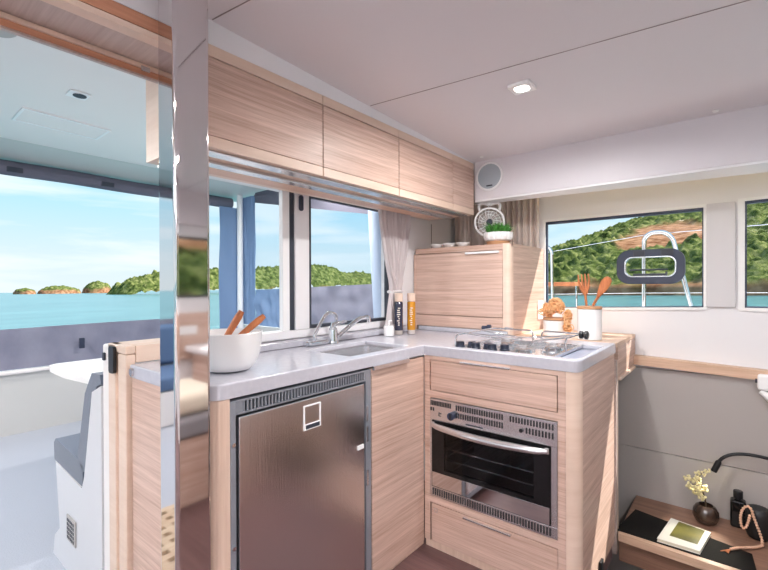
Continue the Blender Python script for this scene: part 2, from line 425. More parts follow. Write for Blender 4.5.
struct('hatch_handle', MB().box((-.465,2.735,1.272), (-.285,2.749,1.281), .003).box((-.450,2.740,1.244), (-.290,2.752,1.256), .003).box((-.298,2.74,1.250), (-.288,2.75,1.266)), M['rubber'], hr)
for x in (-.42, -.29):
    struct('hatch_hinge', MB().box((x-.028,2.737,1.352), (x+.028,2.743,1.384), .004), M['rubber'], hr)
w4 = sthing('window_4', (.4,2.76,1.08))
struct('pane', MB().prism([(.031,1.083),(.948,1.088),(.948,1.618),(.031,1.599)], 'y', 2.775, 2.781), M['glass'], w4)
struct('window_frame', MB().frame(list(W2), [(.037,1.088),(.942,1.093),(.942,1.605),(.037,1.588)], 'y', 2.750, 2.775), M['navy'], w4)
struct('reveal_trim', MB().frame([(.003,1.065),(.965,1.07),(.965,1.635),(.003,1.614)], [(.029,1.081),(.95,1.086),(.95,1.62),(.029,1.601)], 'y', 2.736, 2.7445), M['whitepl'], w4)

# jamb of the bulkhead beside the doorway
jb = sthing('door_1', (-1.72,.6,-.1))
struct('jamb_board', MB().box((-1.74,.600,-.1), (-1.667,.634,.955), .006).box((-1.835,.600,-.1), (-1.765,.634,.985), .006), M['oak_lip'], jb)
struct('jamb_groove', MB().box((-1.765,.612,-.1), (-1.74,.634,.955)), M['oak_v'], jb)
struct('sill_board', MB().box((-1.835,.600,.956), (-1.668,.634,.985), .005).box((-1.835,.634,.956), (-1.7205,.808,.985), .004), M['oak_lip'], jb)
struct('splash_board', MB().box((-1.70,.6345,.9235), (-1.668,.808,.985), .003), M['oak_lip'], jb)
struct('door_hinge', MB().prism(rrect(-1.795,.880,-1.748,.978,.012), 'y', .588, .5995), M['black'], jb)
struct('jamb_edge', MB().box((-1.905,.604,-.1), (-1.8385,.634,.975), .008), M['ckwhite'], jb)
struct('door_catch', MB().box((-1.88,.594,.915), (-1.865,.6035,.945), .003), M['rubber'], jb)

# ------------------------------------------------------------------ steel post
t = thing('support_post', 'polished steel support post standing from floor to ceiling left of the worktop', 'post', (-1.15,.559,0))
MB().prism(rrect(-1.196,.511,-1.100,.608,.011,5), 'z', .012, CZ(.56)-.001).build('shaft', M['steel'], t, smooth=50)
MB().prism(rrect(-1.215,.505,-1.085,.611,.012,5), 'z', .001, .012).build('base_plate', M['steelmid'], t)

# ------------------------------------------------------------------ galley: lower units
XF, YF = -1.115, 1.653
# fridge surround
t = thing('fridge', 'built-in brushed steel fridge with louvred top under the worktop', 'fridge', (-1.39,.975,0))
MB().box((-1.64,.672,.05), (-1.150,1.279,.77)).build('body', M['dark'], t)
fm = MB(); fm.box((-1.149,.672,.05), (XF,.690,.868), .002); fm.box((-1.149,1.250,.05), (XF,1.281,.868), .002); fm.box((-1.149,.6905,.862), (XF,1.2495,.868)); fm.box((-1.149,.6905,.826), (XF,1.2495,.831)); fm.box((-1.149,.6905,.05), (XF,1.2495,.072))
frm = fm.build('frame', M['greysteel'], t)
lv = MB()
for i in range(42):
    y = .715 + i*.0125
    lv.box((-1.130,y,.8315), (-1.1165,y+.005,.8615))
lv.box((-1.13,.6905,.8315), (-1.116,.713,.8615)); lv.box((-1.13,1.239,.8315), (-1.116,1.2495,.8615))
lv.build('louvre_grille', M['greysteel'], t)
dr = MB().box((-1.149,.697,.078), (-1.112,1.240,.820), .006).build('door', M['brush'], t)
MB().frame([(.937,.716),(1.012,.716),(1.012,.798),(.937,.798)], [(.941,.735),(1.008,.735),(1.008,.794),(.941,.794)], 'x', -1.112, -1.1095).build('badge', M['whitepl'], dr)
MB().box((-1.1095,.944,.7195), (-1.1088,1.005,.7325)).build('badge_script', M['rubber'], dr)
MB().box((-1.112,1.198,.573), (-1.1085,1.232,.589), .001).build('door_catch', M['whitepl'], dr)
for z in (.743, .446):
    MB().cyl((XF+.0002,.681,z), (XF+.004,.681,z), .006, 12).build('hinge_cap', M['chrome'], frm)
for z in (.70, .62, .45):
    MB().box((XF+.0002,1.252,z-.03), (XF+.003,1.262,z+.03), .001).build('hinge_leaf', M['steelmid'], frm)

# end of the left run: rounded upright and end panel
t = thing('end_cabinet', 'pale oak rounded end panel closing the left run beside the steel post', 'panel', (-1.4,.64,0))
ep = [( -1.64,.616), (-1.165,.616)] + [(-1.165+.049*math.sin(a), .665-.049*math.cos(a)) for a in [math.radians(x) for x in range(10,91,10)]] + [(XF-.001,.671),(-1.15,.671),(-1.15,.655),(-1.64,.655)]
MB().prism([p for p in ep if p[0] > -1.17] + [(-1.17,.655),(-1.17,.616)], 'z', 0, .876).build('corner_post', M['oak_v'], t, smooth=50)
MB().box((-1.655,.6165,0), (-1.171,.655,.876)).build('side_panel', M['oak'], t)
# sink cabinet
t = thing('sink_cabinet', 'oak cabinet with one tall door under the sink beside the fridge', 'cabinet', (-1.39,1.46,0))
MB().box((-1.64,1.284,.035), (-1.137,1.60,.70)).build('body', M['oak_dull'], t)
MB().box((-1.14,1.284,0), (-1.125,1.66,.02)).build('plinth', M['oak_v'], t)
d = MB().box((-1.136,1.286,.022), (XF,1.6505,.868), .002).build('door', M['oak'], t)
MB().prism([(1.287,.863),(1.521,.863),(1.521,.879),(1.287,.879)], 'x', -1.112, -1.102).build('handle', M['steelmid'], d)
# oven cabinet (peninsula)
t = thing('oven_cabinet', 'oak peninsula cabinet with two drawers framing the oven', 'cabinet', (-.78,1.95,0))
oc = MB()
oc.box((-1.113,YF,.035), (-1.084,1.675,.876)); oc.box((-.517,YF,.035), (-.489,1.675,.876))
oc.box((-1.084,YF,.688), (-.517,1.675,.720)); oc.box((-1.084,YF,.212), (-.517,1.675,.240)); oc.box((-1.084,YF,.859), (-.517,1.675,.876))
oc.build('face_frame', M['oak'], t)
MB().box((-1.113,1.662,0), (-.489,1.675,.034)).build('plinth', M['oak_v'], t)
cp = [(-.488,1.653)] + [(-.488+.046*math.sin(a), 1.699-.046*math.cos(a)) for a in [math.radians(x) for x in range(10,91,10)]] + [(-.4425,1.703),(-.489,1.703)]
MB().prism(cp, 'z', 0, .876).build('corner_post', M['oak_lip'], t, smooth=50)
MB().box((-.462,1.7035,0), (-.4425,2.232,.876)).build('end_panel', M['oak'], t)
MB().box((-.470,2.2325,-.06), (-.434,2.258,.845), .003).build('panel_edging', M['oak_dull'], t)
MB().box((-.470,2.2585,-.06), (-.4365,2.290,.835), .003).build('panel_edging', M['oak_lip'], t)
MB().box((-.4415,1.93,.0), (-.430,1.97,.055), .004).build('latch', M['black'], t)
d = MB().box((-1.078,YF-.002,.723), (-.5205,1.672,.856), .002).build('drawer', M['oak'], t)
MB().box((-.924,1.638,.860), (-.698,1.652,.868), .002).build('handle', M['steelmid'], d)
d = MB().box((-1.0755,YF-.002,.038), (-.5185,1.672,.2085), .002).build('drawer', M['oak'], t)
MB().box((-.911,1.638,.196), (-.696,1.6515,.2035), .002).build('handle', M['steelmid'], d)
MB().frame(rrect(-1.060,.172,-1.043,.192,.003,2), rrect(-1.057,.175,-1.046,.189,.002,2), 'y', 1.6498, 1.6512).build('lock', M['oak_dull'], d)
MB().box((-1.10,2.20,.02), (-.47,2.21,.876)).build('back_panel', M['oak_dull'], t)
# wooden back ledge of the peninsula
t = thing('back_ledge', 'oak ledge behind the grey worktop running to the white side wall', 'ledge', (-.9,2.5,.757))
MB().box((-1.555,2.2535,.902), (-.437,2.733,.922), .003).build('top_board', M['oak_top'], t)
MB().box((-.460,2.2905,.758), (-.437,2.733,.901), .003).build('side_board', M['oak'], t)
MB().box((-.455,2.2905,.742), (-.425,2.68,.757), .003).build('lower_edge', M['oak_lip'], t)

# worktop: L-shaped slab with openings for sink and stove
def slab(xs, ys, keep, z0, z1):
    bm = bmesh.new(); vs = {}
    def vv(x, y):
        if (x, y) not in vs: vs[(x, y)] = bm.verts.new((x, y, z1))
        return vs[(x, y)]
    fs = []
    for i in range(len(xs)-1):
        for j in range(len(ys)-1):
            if keep((xs[i]+xs[i+1])/2, (ys[j]+ys[j+1])/2):
                fs.append(bm.faces.new((vv(xs[i],ys[j]), vv(xs[i+1],ys[j]), vv(xs[i+1],ys[j+1]), vv(xs[i],ys[j+1]))))
    r = bmesh.ops.extrude_face_region(bm, geom=fs)
    bmesh.ops.translate(bm, vec=(0,0,z0-z1), verts=[g for g in r['geom'] if isinstance(g, bmesh.types.BMVert)])
    bmesh.ops.recalc_face_normals(bm, faces=bm.faces)
    return bm
SK = (-1.430,1.218,-1.168,1.602); ST = (-.992,1.702,-.462,2.118)
def keep(x, y):
    if y > 2.252 or y < .612: return False
    if x > XF and y < YF: return False
    if SK[0] < x < SK[2] and SK[1] < y < SK[3]: return False
    if ST[0] < x < ST[2] and ST[1] < y < ST[3]: return False
    if x < XF and y > 2.208: return False
    return True
bm = slab([-1.66,SK[0],SK[2],XF,ST[0],ST[2],-.441], [.612,SK[1],SK[3],YF,ST[1],ST[3],2.208,2.252], keep, .8775, .922)
ce = [e for e in bm.edges if abs(e.verts[0].co.x-e.verts[1].co.x) < 1e-5 and abs(e.verts[0].co.y-e.verts[1].co.y) < 1e-5]
def isat(e, x, y): return abs(e.verts[0].co.x-x) < 1e-4 and abs(e.verts[0].co.y-y) < 1e-4
bmesh.ops.bevel(bm, geom=[e for e in ce if isat(e, XF, .612)], offset=.05, segments=8, profile=.5, affect='EDGES')
bmesh.ops.bevel(bm, geom=[e for e in bm.edges if isat(e, -.441, YF) and abs(e.verts[0].co.y-e.verts[1].co.y) < 1e-5 and abs(e.verts[0].co.x-e.verts[1].co.x) < 1e-5], offset=.045, segments=8, profile=.5, affect='EDGES')
bmesh.ops.bevel(bm, geom=[e for e in bm.edges if len(e.link_faces) == 2 and e.calc_face_angle(0) > 1.2 and min(v.co.z for v in e.verts) > .92], offset=.006, segments=3, profile=.5, affect='EDGES')
t = thing('worktop', 'L-shaped grey solid surface galley worktop with low upstand', 'worktop', (-1.115,1.653,.8775))
mb = MB(); mb.bm.free(); mb.bm = bm
mb.build('slab', M['stone'], t, smooth=40)
MB().cyl((-1.635,.6035,.898), (-1.635,.6115,.898), .014, 14).build('catch_plate', M['steelmid'], t)
up = MB(); up.box((-1.588,.81,.9225), (-1.523,2.14,.952), .006); up.box((-1.523,2.195,.9225), (-.95,2.2115,.948), .004)
up.build('upstand', M['stone'], t)
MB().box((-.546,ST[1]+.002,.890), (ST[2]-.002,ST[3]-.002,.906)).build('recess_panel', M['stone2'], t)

# sink
t = thing('sink', 'small rectangular steel sink let into the grey worktop', 'sink', (-1.3,1.41,.78))
sb = MB()
o = rrect(SK[0]+.001,SK[1]+.001,SK[2]-.001,SK[3]-.001,.004); i_ = rrect(SK[0]+.022,SK[1]+.022,SK[2]-.022,SK[3]-.022,.03)
sb.frame(o, i_, 'z', .900, .908)
lo = rrect(SK[0]+.03,SK[1]+.03,SK[2]-.03,SK[3]-.03,.03)
A = [sb.bm.verts.new((u,v,.9)) for u,v in i_]; B = [sb.bm.verts.new((u,v,.79)) for u,v in lo]; n = len(A)
for k in range(n): sb.bm.faces.new((A[k],A[(k+1)%n],B[(k+1)%n],B[k]))
sb.bm.faces.new(B); sb.build('basin', M['steelmid'], t)
MB().lathe([(.0,.7905),(.03,.7905),(.03,.793),(.02,.794),(.0,.794)][1:4], (-1.30,1.41,0), 20).build('drain', M['chrome'], t)

# mixer tap
t = thing('mixer_tap', 'chrome mixer tap with angled spout behind the sink', 'tap', (-1.487,1.436,.9235))
MB().lathe([(.026,.9235),(.026,.932),(.022,.936),(.021,.985),(.017,.995)], (-1.487,1.436,0), 24).build('body', M['chrome'], t, smooth=50)
MB().tube(arcpath([(-1.470,1.455,.955),(-1.445,1.50,1.000),(-1.43,1.56,1.038),(-1.42,1.615,1.040),(-1.42,1.618,1.015)], .025), .0105, 14).build('spout', M['chrome'], t, smooth=50)
MB().tube([(-1.487,1.436,.995),(-1.487,1.436,1.010),(-1.475,1.46,1.018),(-1.462,1.50,1.024)], [.016,.014,.009,.006], 14).build('lever', M['chrome'], t, smooth=50)
# fold-down shower tap on the left
t = thing('folding_tap', 'chrome fold down tap with bent swan spout left of the mixer', 'tap', (-1.50,1.325,.9235))
MB().box((-1.520,1.285,.9245), (-1.475,1.400,.946), .009, 3).build('base', M['chrome'], t, smooth=50)
MB().cyl((-1.50,1.272,.935), (-1.50,1.2845,.935), .013, 16).build('end_cap', M['chrome'], t, smooth=50)
MB().tube(arcpath([(-1.50,1.332,.947),(-1.50,1.332,.975),(-1.512,1.40,1.050),(-1.515,1.44,1.070),(-1.517,1.485,1.056),(-1.517,1.487,1.018)], .02), .0085, 12).build('spout', M['chrome'], t, smooth=50)

# bowl with servers
t = thing('salad_bowl', 'white ceramic salad bowl at the left end of the worktop', 'bowl', (-1.29,.772,.9235))
MB().lathe([(.05,.9235),(.072,.929),(.091,.953),(.102,.99),(.108,1.048),(.105,1.049),(.099,.992),(.086,.957),(.05,.936),(.002,.934)], (-1.29,.772,0), 48).build('bowl', M['ceramic'], t, smooth=60)
def server(p, q, nm, lb):
    p, q = V(p), V(q); d = (q-p).normalized(); pts = [p + (q-p)*k/8 for k in range(9)]
    mb = MB(); mb.tube(pts, [.006,.008,.009,.0095,.010,.011,.012,.0125,.009], 12)
    o = mb.build(nm, M['teak'], None, smooth=60); tag(o, lb, 'utensil', 'salad servers in the white bowl'); return o
server((-1.312,.728,.957), (-1.262,.804,1.115), 'salad_server', 'upright wooden salad server handle leaning on the back of the white bowl')
server((-1.300,.735,.972), (-1.262,.890,1.094), 'salad_server', 'lower slanting wooden salad server handle pointing right over bowl rim')

# soap pot and bottles
t = thing('soap_dispenser', 'small white soap pot beside the dark bottle near the sink', 'dispenser', (-1.461,1.828,.9235))
MB().lathe([(.026,.9235),(.028,.927),(.028,.975),(.026,.979),(.008,.980)], (-1.461,1.828,0), 28).build('pot', M['ceramic'], t, smooth=50)
MB().tube([(-1.461,1.828,.980),(-1.461,1.828,1.004),(-1.445,1.835,1.006)], .004, 8).build('pump', M['whitepl'], t)
def bottle(x, y, m, lb):
    t = thing('bottle', lb, 'bottle', (x,y,.9235), 'two condiment bottles by the curtain')
    MB().lathe([(.020,.9235),(.0225,.926),(.0225,.945),(.021,.947)], (x,y,0), 24).build('glass_base', M['clearbase'], t, smooth=50)
    b = MB().lathe([(.0225,.9475),(.0235,.950),(.0235,1.098),(.021,1.104),(.017,1.106)], (x,y,0), 28).build('body', m, t, smooth=50)
    MB().lathe([(.0215,1.1065),(.0225,1.109),(.0225,1.150),(.0205,1.153)], (x,y,0), 24).build('cap', M['oak_lip'], t, smooth=50)
    lm = MB(); d = V((-x,-y,0)).normalized(); s = V((-d.y,d.x,0)); c = V((x,y,0)) + d*.0234
    rr = random.Random(3)
    for k in range(9):
        z = .975 + k*.0115; w = .003 + rr.random()*.006; o = (rr.random()-.5)*.006
        p = c + s*o
        a, b2 = p - s*w, p + s*w; e = d*.0008
        lm.hexa([a+V((0,0,z)), b2+V((0,0,z)), b2+e+V((0,0,z)), a+e+V((0,0,z)), a+V((0,0,z+.006)), b2+V((0,0,z+.006)), b2+e+V((0,0,z+.006)), a+e+V((0,0,z+.006))])
    lm.build('label_lettering', M['label'], b)
bottle(-1.455,1.908, M['ink'], 'dark glass bottle with pale cap, the left one of the pair')
bottle(-1.415,1.972, M['amber'], 'amber oil bottle with pale cap beside the roll-front unit')

# ------------------------------------------------------------------ oven
t = thing('oven', 'built-in steel oven with dark glass door in the peninsula', 'oven', (-.80,1.9,.243))
def slots(mb, x0, x1, n, z0, z1, y0=1.6485, y1=1.6505, w=.006):
    w = min(w, (x1-x0)/(n-1)*.55)
    for i in range(n):
        x = x0 + (x1-x0)*i/(n-1); mb.box((x-w/2,y0,z0), (x+w/2,y1,z1))
fa = MB(); fa.box((-1.083,1.6505,.589), (-.518,1.668,.684), .002); fa.box((-1.083,1.6505,.244), (-.518,1.668,.288), .002)
fa.box((-1.083,1.6505,.2885), (-1.070,1.668,.5885)); fa.box((-.541,1.6505,.2885), (-.518,1.668,.5885))
fas = fa.build('front_frame', M['steelmid'], t)
for a in ((-1.075,-.975,13,.655,.676), (-1.075,-1.063,2,.630,.645), (-.945,-.735,20,.652,.674), (-.945,-.735,20,.618,.641), (-.700,-.535,15,.652,.674), (-.635,-.535,9,.618,.641), (-1.065,-.545,46,.252,.281)):
    s1 = MB(); slots(s1, *a); s1.build('vent_row', M['dark'], fas)
k = MB().cyl((-.963,1.6505,.626), (-.963,1.628,.626), .0165, 20).build('control_knob', M['navy'], t)
MB().box((-.966,1.626,.612), (-.960,1.628,.640)).build('knob_pointer', M['black'], k)
MB().cyl((-.655,1.6505,.627), (-.655,1.643,.627), .008, 16).build('ignition_button', M['black'], t)
MB().tube([(-1.022,1.649,.622),(-1.034,1.649,.626),(-1.034,1.649,.612),(-1.024,1.649,.612)], .0018, 6).build('flame_symbol', M['black'], fas)
MB().box((-.90,1.649,.598), (-.82,1.6503,.603)).build('maker_script', M['rubber'], fas)
# cavity
cv = MB(); x0, x1, y0, y1, z0, z1 = -1.05, -.56, 1.672, 2.02, .31, .57
cv.box((x0-.006,y0,z0-.006), (x0,y1,z1)); cv.box((x1,y0,z0-.006), (x1+.006,y1,z1)); cv.box((x0,y0,z0-.006), (x1,y1,z0)); cv.box((x0-.006,y0,z1), (x1+.006,y1,z1+.006)); cv.box((x0,y1,z0), (x1,y1+.006,z1))
cv.build('cavity', M['enamel'], t)
rk = MB(); zr = .455
rk.tube([(x0+.01,1.69,zr),(x1-.01,1.69,zr),(x1-.01,1.97,zr),(x0+.01,1.97,zr)], .004, 8, closed=True)
for i in range(12): rk.cyl((x0+.04+i*.035,1.69,zr), (x0+.04+i*.035,1.97,zr), .0018, 6)
rk.build('wire_rack', M['steelmid'], t)
rk = MB(); zr = .40
rk.tube([(x0+.01,1.70,zr),(x1-.01,1.70,zr),(x1-.01,1.97,zr),(x0+.01,1.97,zr)], .003, 8, closed=True)
rk.build('wire_rack', M['steelmid'], t)
dm = MB(); dm.frame([(-1.069,.291),(-.5425,.291),(-.5425,.586),(-1.069,.586)], [(-1.005,.375),(-.605,.375),(-.605,.562),(-1.005,.562)], 'y', 1.645, 1.664)
dd = dm.build('door', M['blackgloss'], t)
MB().box((-1.0045,1.647,.3755), (-.6055,1.652,.5615)).build('door_glass', M['ovenglass'], dd)
MB().box((-1.066,1.6425,.294), (-.5455,1.6448,.358), .001).build('door_trim', M['steel'], dd)
hm = MB(); hs = []
for i in range(17):
    u = i/16; x = -1.060 + u*.508; b = math.sin(PI*u)
    hs.append((x, 1.636-.030*b**.5, .572-.006*b))
hm.tube(hs, [.010 + .006*math.sin(PI*i/16)**.5 for i in range(17)], 12)
hm.box((-1.066,1.636,.560), (-1.050,1.6448,.584), .003); hm.box((-.562,1.636,.560), (-.546,1.6448,.584), .003)
hm.build('handle', M['steelmid'], dd, smooth=60)

# ------------------------------------------------------------------ gas stove on the worktop
t = thing('gas_hob', 'steel gas hob with pan rails let into the peninsula worktop', 'hob', (-.77,1.91,.89))
tr = MB(); tr.box((-.989,1.704,.893), (-.550,2.116,.898)); tr.frame([(-.990,1.704),(-.549,1.704),(-.549,2.116),(-.990,2.116)], [(-.978,1.716),(-.561,1.716),(-.561,2.104),(-.978,2.104)], 'z', .898, .920)
tr.build('tray', M['steelmid'], t)
for bx, by, r in ((-.72,1.835,.042), (-.855,1.985,.036), (-.640,1.985,.042)):
    b = MB().lathe([(r+.012,.8985),(r+.012,.903),(r,.905),(r-.004,.913)], (bx,by,0), 28).build('burner', M['chrome'], t, smooth=50)
    MB().lathe([(r-.008,.9135),(r-.006,.919),(r-.012,.922)], (bx,by,0), 24).build('burner_cap', M['steelmid'], b, smooth=50)
for bx, by in ((-.72,1.835), (-.855,1.985), (-.64,1.985)):
    gm = MB(); c = V((bx,by,.928))
    gm.tube([c+V((math.cos(a), math.sin(a), 0))*.03 for a in [2*PI*k/16 for k in range(16)]], .0024, 6, closed=True)
    for a in range(4):
        d = V((math.cos(a*PI/2+.78), math.sin(a*PI/2+.78), 0))
        gm.tube([c+d*.030, c+d*.085, c+d*.088-V((0,0,.03))], .0026, 6)
    gm.build('pan_support', M['steelmid'], t)
rm = MB(); zz = .972
rm.tube(arcpath([(-.983,1.712,.921),(-.983,1.712,zz),(-.983,2.108,zz),(-.778,2.108,zz),(-.778,2.108,.921)], .02), .0042, 10)
rm.tube(arcpath([(-.735,2.108,.921),(-.735,2.108,zz),(-.553,2.108,zz),(-.553,1.87,zz),(-.553,1.87,.921)], .02), .0042, 10)
rm.tube([(-.983,1.80,zz),(-.86,1.83,zz-.012),(-.74,1.87,zz-.018)], .0035, 8)
rm.tube([(-.983,1.96,zz),(-.80,1.94,zz-.014)], .0035, 8)
rm.tube([(-.553,2.02,zz),(-.70,1.93,zz-.010),(-.78,1.93,zz-.018)], .0035, 8)
rm.tube([(-.553,1.93,zz),(-.66,1.80,zz-.01),(-.67,1.76,zz-.03)], .0035, 8)
rm.tube(arcpath([(-.90,2.06,zz+.0),(-.90,2.06,zz+.012),(-.84,2.02,zz+.012)], .01), .004, 8)
rm.build('pan_rail', M['chrome'], t, smooth=60)
MB().lathe([(.010,0),(.017,.003),(.017,.016),(.012,.018),(.012,.022),(.019,.025),(.019,.036),(.012,.040)], (-.548,2.05,.973), 20, 'x').build('clamp_knob', M['black'], t, smooth=50)
for y in (2.03, 2.085):
    MB().lathe([(.008,0),(.012,-.003),(.012,-.020),(.008,-.024)], (-.988,y,.978), 16, 'x').build('clamp_knob', M['navy'], t, smooth=50)
for x, y in ((-.962,1.7165), (-.915,1.738), (-.885,1.7165), (-.838,1.738), (-.808,1.7165), (-.762,1.738)):
    MB().lathe([(.0215,.9205),(.0215,.925),(.019,.927),(.0175,.944),(.013,.946)], (x,y,0), 20).build('control_knob', M['ctrl'], t, smooth=45)

# ------------------------------------------------------------------ roll-front unit on the worktop
t = thing('appliance_cabinet', 'oak appliance cabinet with flap door standing behind the hob', 'cabinet', (-1.25,2.47,.9235))
ac = MB()
ac.box((-1.556,2.2125,.9235), (-.981,2.232,.9485)) if False else None
ac.box((-1.556,2.214,1.388), (-.980,2.2305,1.4205), .002)
ac.box((-1.556,2.231,1.402), (-.9385,2.732,1.4215), .002)
ac.box((-1.568,2.214,.9235), (-1.548,2.732,1.387)); ac.box((-.958,2.2565,.9235), (-.9385,2.732,1.4015), .002)
ac.box((-1.547,2.235,.95), (-.98,2.245,1.40))
ac.build('carcass', M['oak'], t)
cpx = [(-.980,2.2135),(-.962,2.2135),(-.950,2.217),(-.942,2.225),(-.9385,2.238),(-.9385,2.256),(-.980,2.256)]
MB().prism(cpx, 'z', .9235, 1.4212).build('corner_post', M['oak_lip'], t, smooth=60)
MB().box((-1.547,2.2135,.9495), (-.982,2.232,1.0155), .002).build('lower_panel', M['oak'], t)
d = MB().box((-1.5465,2.2135,1.0195), (-.9825,2.232,1.3845), .002).build('door', M['oak'], t)
MB().box((-1.205,2.203,1.372), (-1.0,2.2135,1.383), .002).build('handle', M['whitepl'], d)
t = thing('power_socket', 'white power socket plate on the right side of the appliance cabinet', 'socket', (-.937,2.655,.985))
MB().box((-.9382,2.62,.985), (-.930,2.70,1.10), .004).build('plate', M['whitepl'], t)
MB().prism(rrect(2.637,1.02,2.683,1.066,.01), 'x', -.930, -.9285).build('socket_face', M['whitepl'], t)

# saucers on the cabinet
saucers = [('white saucer on the appliance cabinet, nearest the white wall', -1.435, 2.275), ('white saucer on the appliance cabinet, middle of the three', -1.345, 2.272), ('white saucer on the appliance cabinet, nearest the fan', -1.255, 2.27)]
s0 = None
for lb, x, y in saucers:
    if s0 is None:
        s0 = MB().lathe([(.022,0),(.026,.003),(.040,.017),(.042,.024),(.039,.024),(.024,.007),(.002,.006)], (x,y,1.4225), 28).build('saucer', M['ceramic'], None, smooth=60); o = s0; p0 = V((x,y,0))
    else: o = copy_tree(s0, None, V((x,y,0))-p0)
    tag(o, lb, 'saucer', 'white saucers on the appliance cabinet')

# plant in ribbed pot
px, py = -1.06, 2.33
t = thing('potted_grass', 'green grass plant in a white ribbed bowl on the appliance cabinet', 'plant', (px,py,1.4225))
pm = MB(); seg = 56; prof = [(.062,.022),(.075,.028),(.082,.045),(.083,.070),(.078,.072),(.074,.056)]
rings = []
for r, h in prof:
    rings.append([pm.bm.verts.new((px+r*(1-.05*(k%4 == 0))*math.cos(2*PI*k/seg), py+r*(1-.05*(k%4 == 0))*math.sin(2*PI*k/seg), 1.4225+h)) for k in range(seg)])
for a, b in zip(rings, rings[1:]):
    for k in range(seg): pm.bm.faces.new((a[k],a[(k+1)%seg],b[(k+1)%seg],b[k]))
pm.bm.faces.new(rings[0][::-1]); pm.bm.faces.new(rings[-1]); pm.build('pot', M['ceramic'], t, smooth=20)
MB().lathe([(.052,0),(.058,.002),(.066,.0215)], (px,py,1.4225), 32).build('pot_base', M['terracotta'], t, smooth=50)
MB().lathe([(.070,.0565),(.072,.060),(.066,.0665)], (px,py,1.4225), 24).build('soil', M['soil'], t)
gr = MB(); rg = random.Random(5)
for i in range(420):
    a = rg.random()*2*PI; r = .064*math.sqrt(rg.random()); b = V((px+r*math.cos(a), py+r*math.sin(a), 1.4885))
    h = .030 + .055*rg.random()*(1-.4*r/.064); l = V((rg.gauss(0,.016), rg.gauss(0,.016), h)); w = V((rg.gauss(0,1), rg.gauss(0,1), 0)).normalized()*.0026
    m_ = b + l*.55 + V((0,0,.006)); e = b + l + V((l.x,l.y,0))*.6
    v = [gr.bm.verts.new(q) for q in (b-w, b+w, m_+w*.8, m_-w*.8, e)]
    gr.bm.faces.new((v[0],v[1],v[2],v[3])); gr.bm.faces.new((v[3],v[2],v[4]))
gr.build('grass', M['grass'], t)

# fan hanging under the soffit
fx, fy, fz = -1.163, 2.435, 1.575
dv = V((-fx,-fy,0)).normalized()
t = thing('cabin_fan', 'round white cabin fan hanging under the soffit by the curtain', 'fan', (fx,fy,1.49))
def disc(prof, name, m, par, seg=36):
    mb = MB(); ux = V((dv.y,-dv.x,0)); uz = V((0,0,1)); rings = []
    for r, h in prof:
        rings.append([mb.bm.verts.new(V((fx,fy,fz)) + ux*r*math.cos(2*PI*k/seg) + uz*r*math.sin(2*PI*k/seg) + dv*h) for k in range(seg)])
    for a, b in zip(rings, rings[1:]):
        for k in range(seg): mb.bm.faces.new((a[k],a[(k+1)%seg],b[(k+1)%seg],b[k]))
    return mb
mb = disc([(.088,-.016),(.092,-.008),(.092,.012),(.088,.018),(.080,.018),(.079,.0),(.088,-.016)], 'x', None, None); mb.build('cage_rim', M['whitepl'], t, smooth=40)
cg = MB(); ux = V((dv.y,-dv.x,0)); uz = V((0,0,1)); ce_ = V((fx,fy,fz))
for k in range(20):
    a = 2*PI*k/20; d0 = ux*math.cos(a)+uz*math.sin(a); a2 = a+.35; d1 = ux*math.cos(a2)+uz*math.sin(a2)
    cg.tube([ce_+d0*.020+dv*.026, ce_+(d0+d1)*.025+dv*.026, ce_+d1*.083+dv*.016], .0016, 5)
for r in (.045, .065):
    cg.tube([ce_ + (ux*math.cos(2*PI*k/30)+uz*math.sin(2*PI*k/30))*r + dv*.022 for k in range(30)], .0016, 5, closed=True)
cg.build('cage_grille', M['whitepl'], t)
bl = MB()
for k in range(5):
    a = 2*PI*k/5
    d0 = ux*math.cos(a)+uz*math.sin(a); d1 = ux*math.cos(a+.75)+uz*math.sin(a+.75)
    q = [ce_+d0*.016+dv*.004, ce_+d0*.072+dv*.008, ce_+d1*.072-dv*.006, ce_+d1*.016-dv*.004]
    bl.hexa([p-dv*.001 for p in q] + [p+dv*.001 for p in q])
bl.build('blade', M['greywall'], t)
mb = disc([(.001,.028),(.016,.028),(.018,.024),(.018,-.012),(.001,-.012)], 'h', None, None, 20); mb.build('hub', M['rubber'], t, smooth=40)
bk = MB()
bk.tube(bez(ce_-ux*.058+uz*.074, ce_-ux*.075+uz*.115, ce_-ux*.05+uz*.128, ce_-ux*.0+uz*.104, 10), .008, 10)
bk.tube(bez(ce_+ux*.058+uz*.074, ce_+ux*.075+uz*.115, ce_+ux*.05+uz*.128, ce_+ux*.0+uz*.104, 10), .008, 10)
bk.cyl(ce_+uz*.104, ce_+uz*.1165, .014, 14)
bk.build('bracket', M['whitepl'], t, smooth=50)

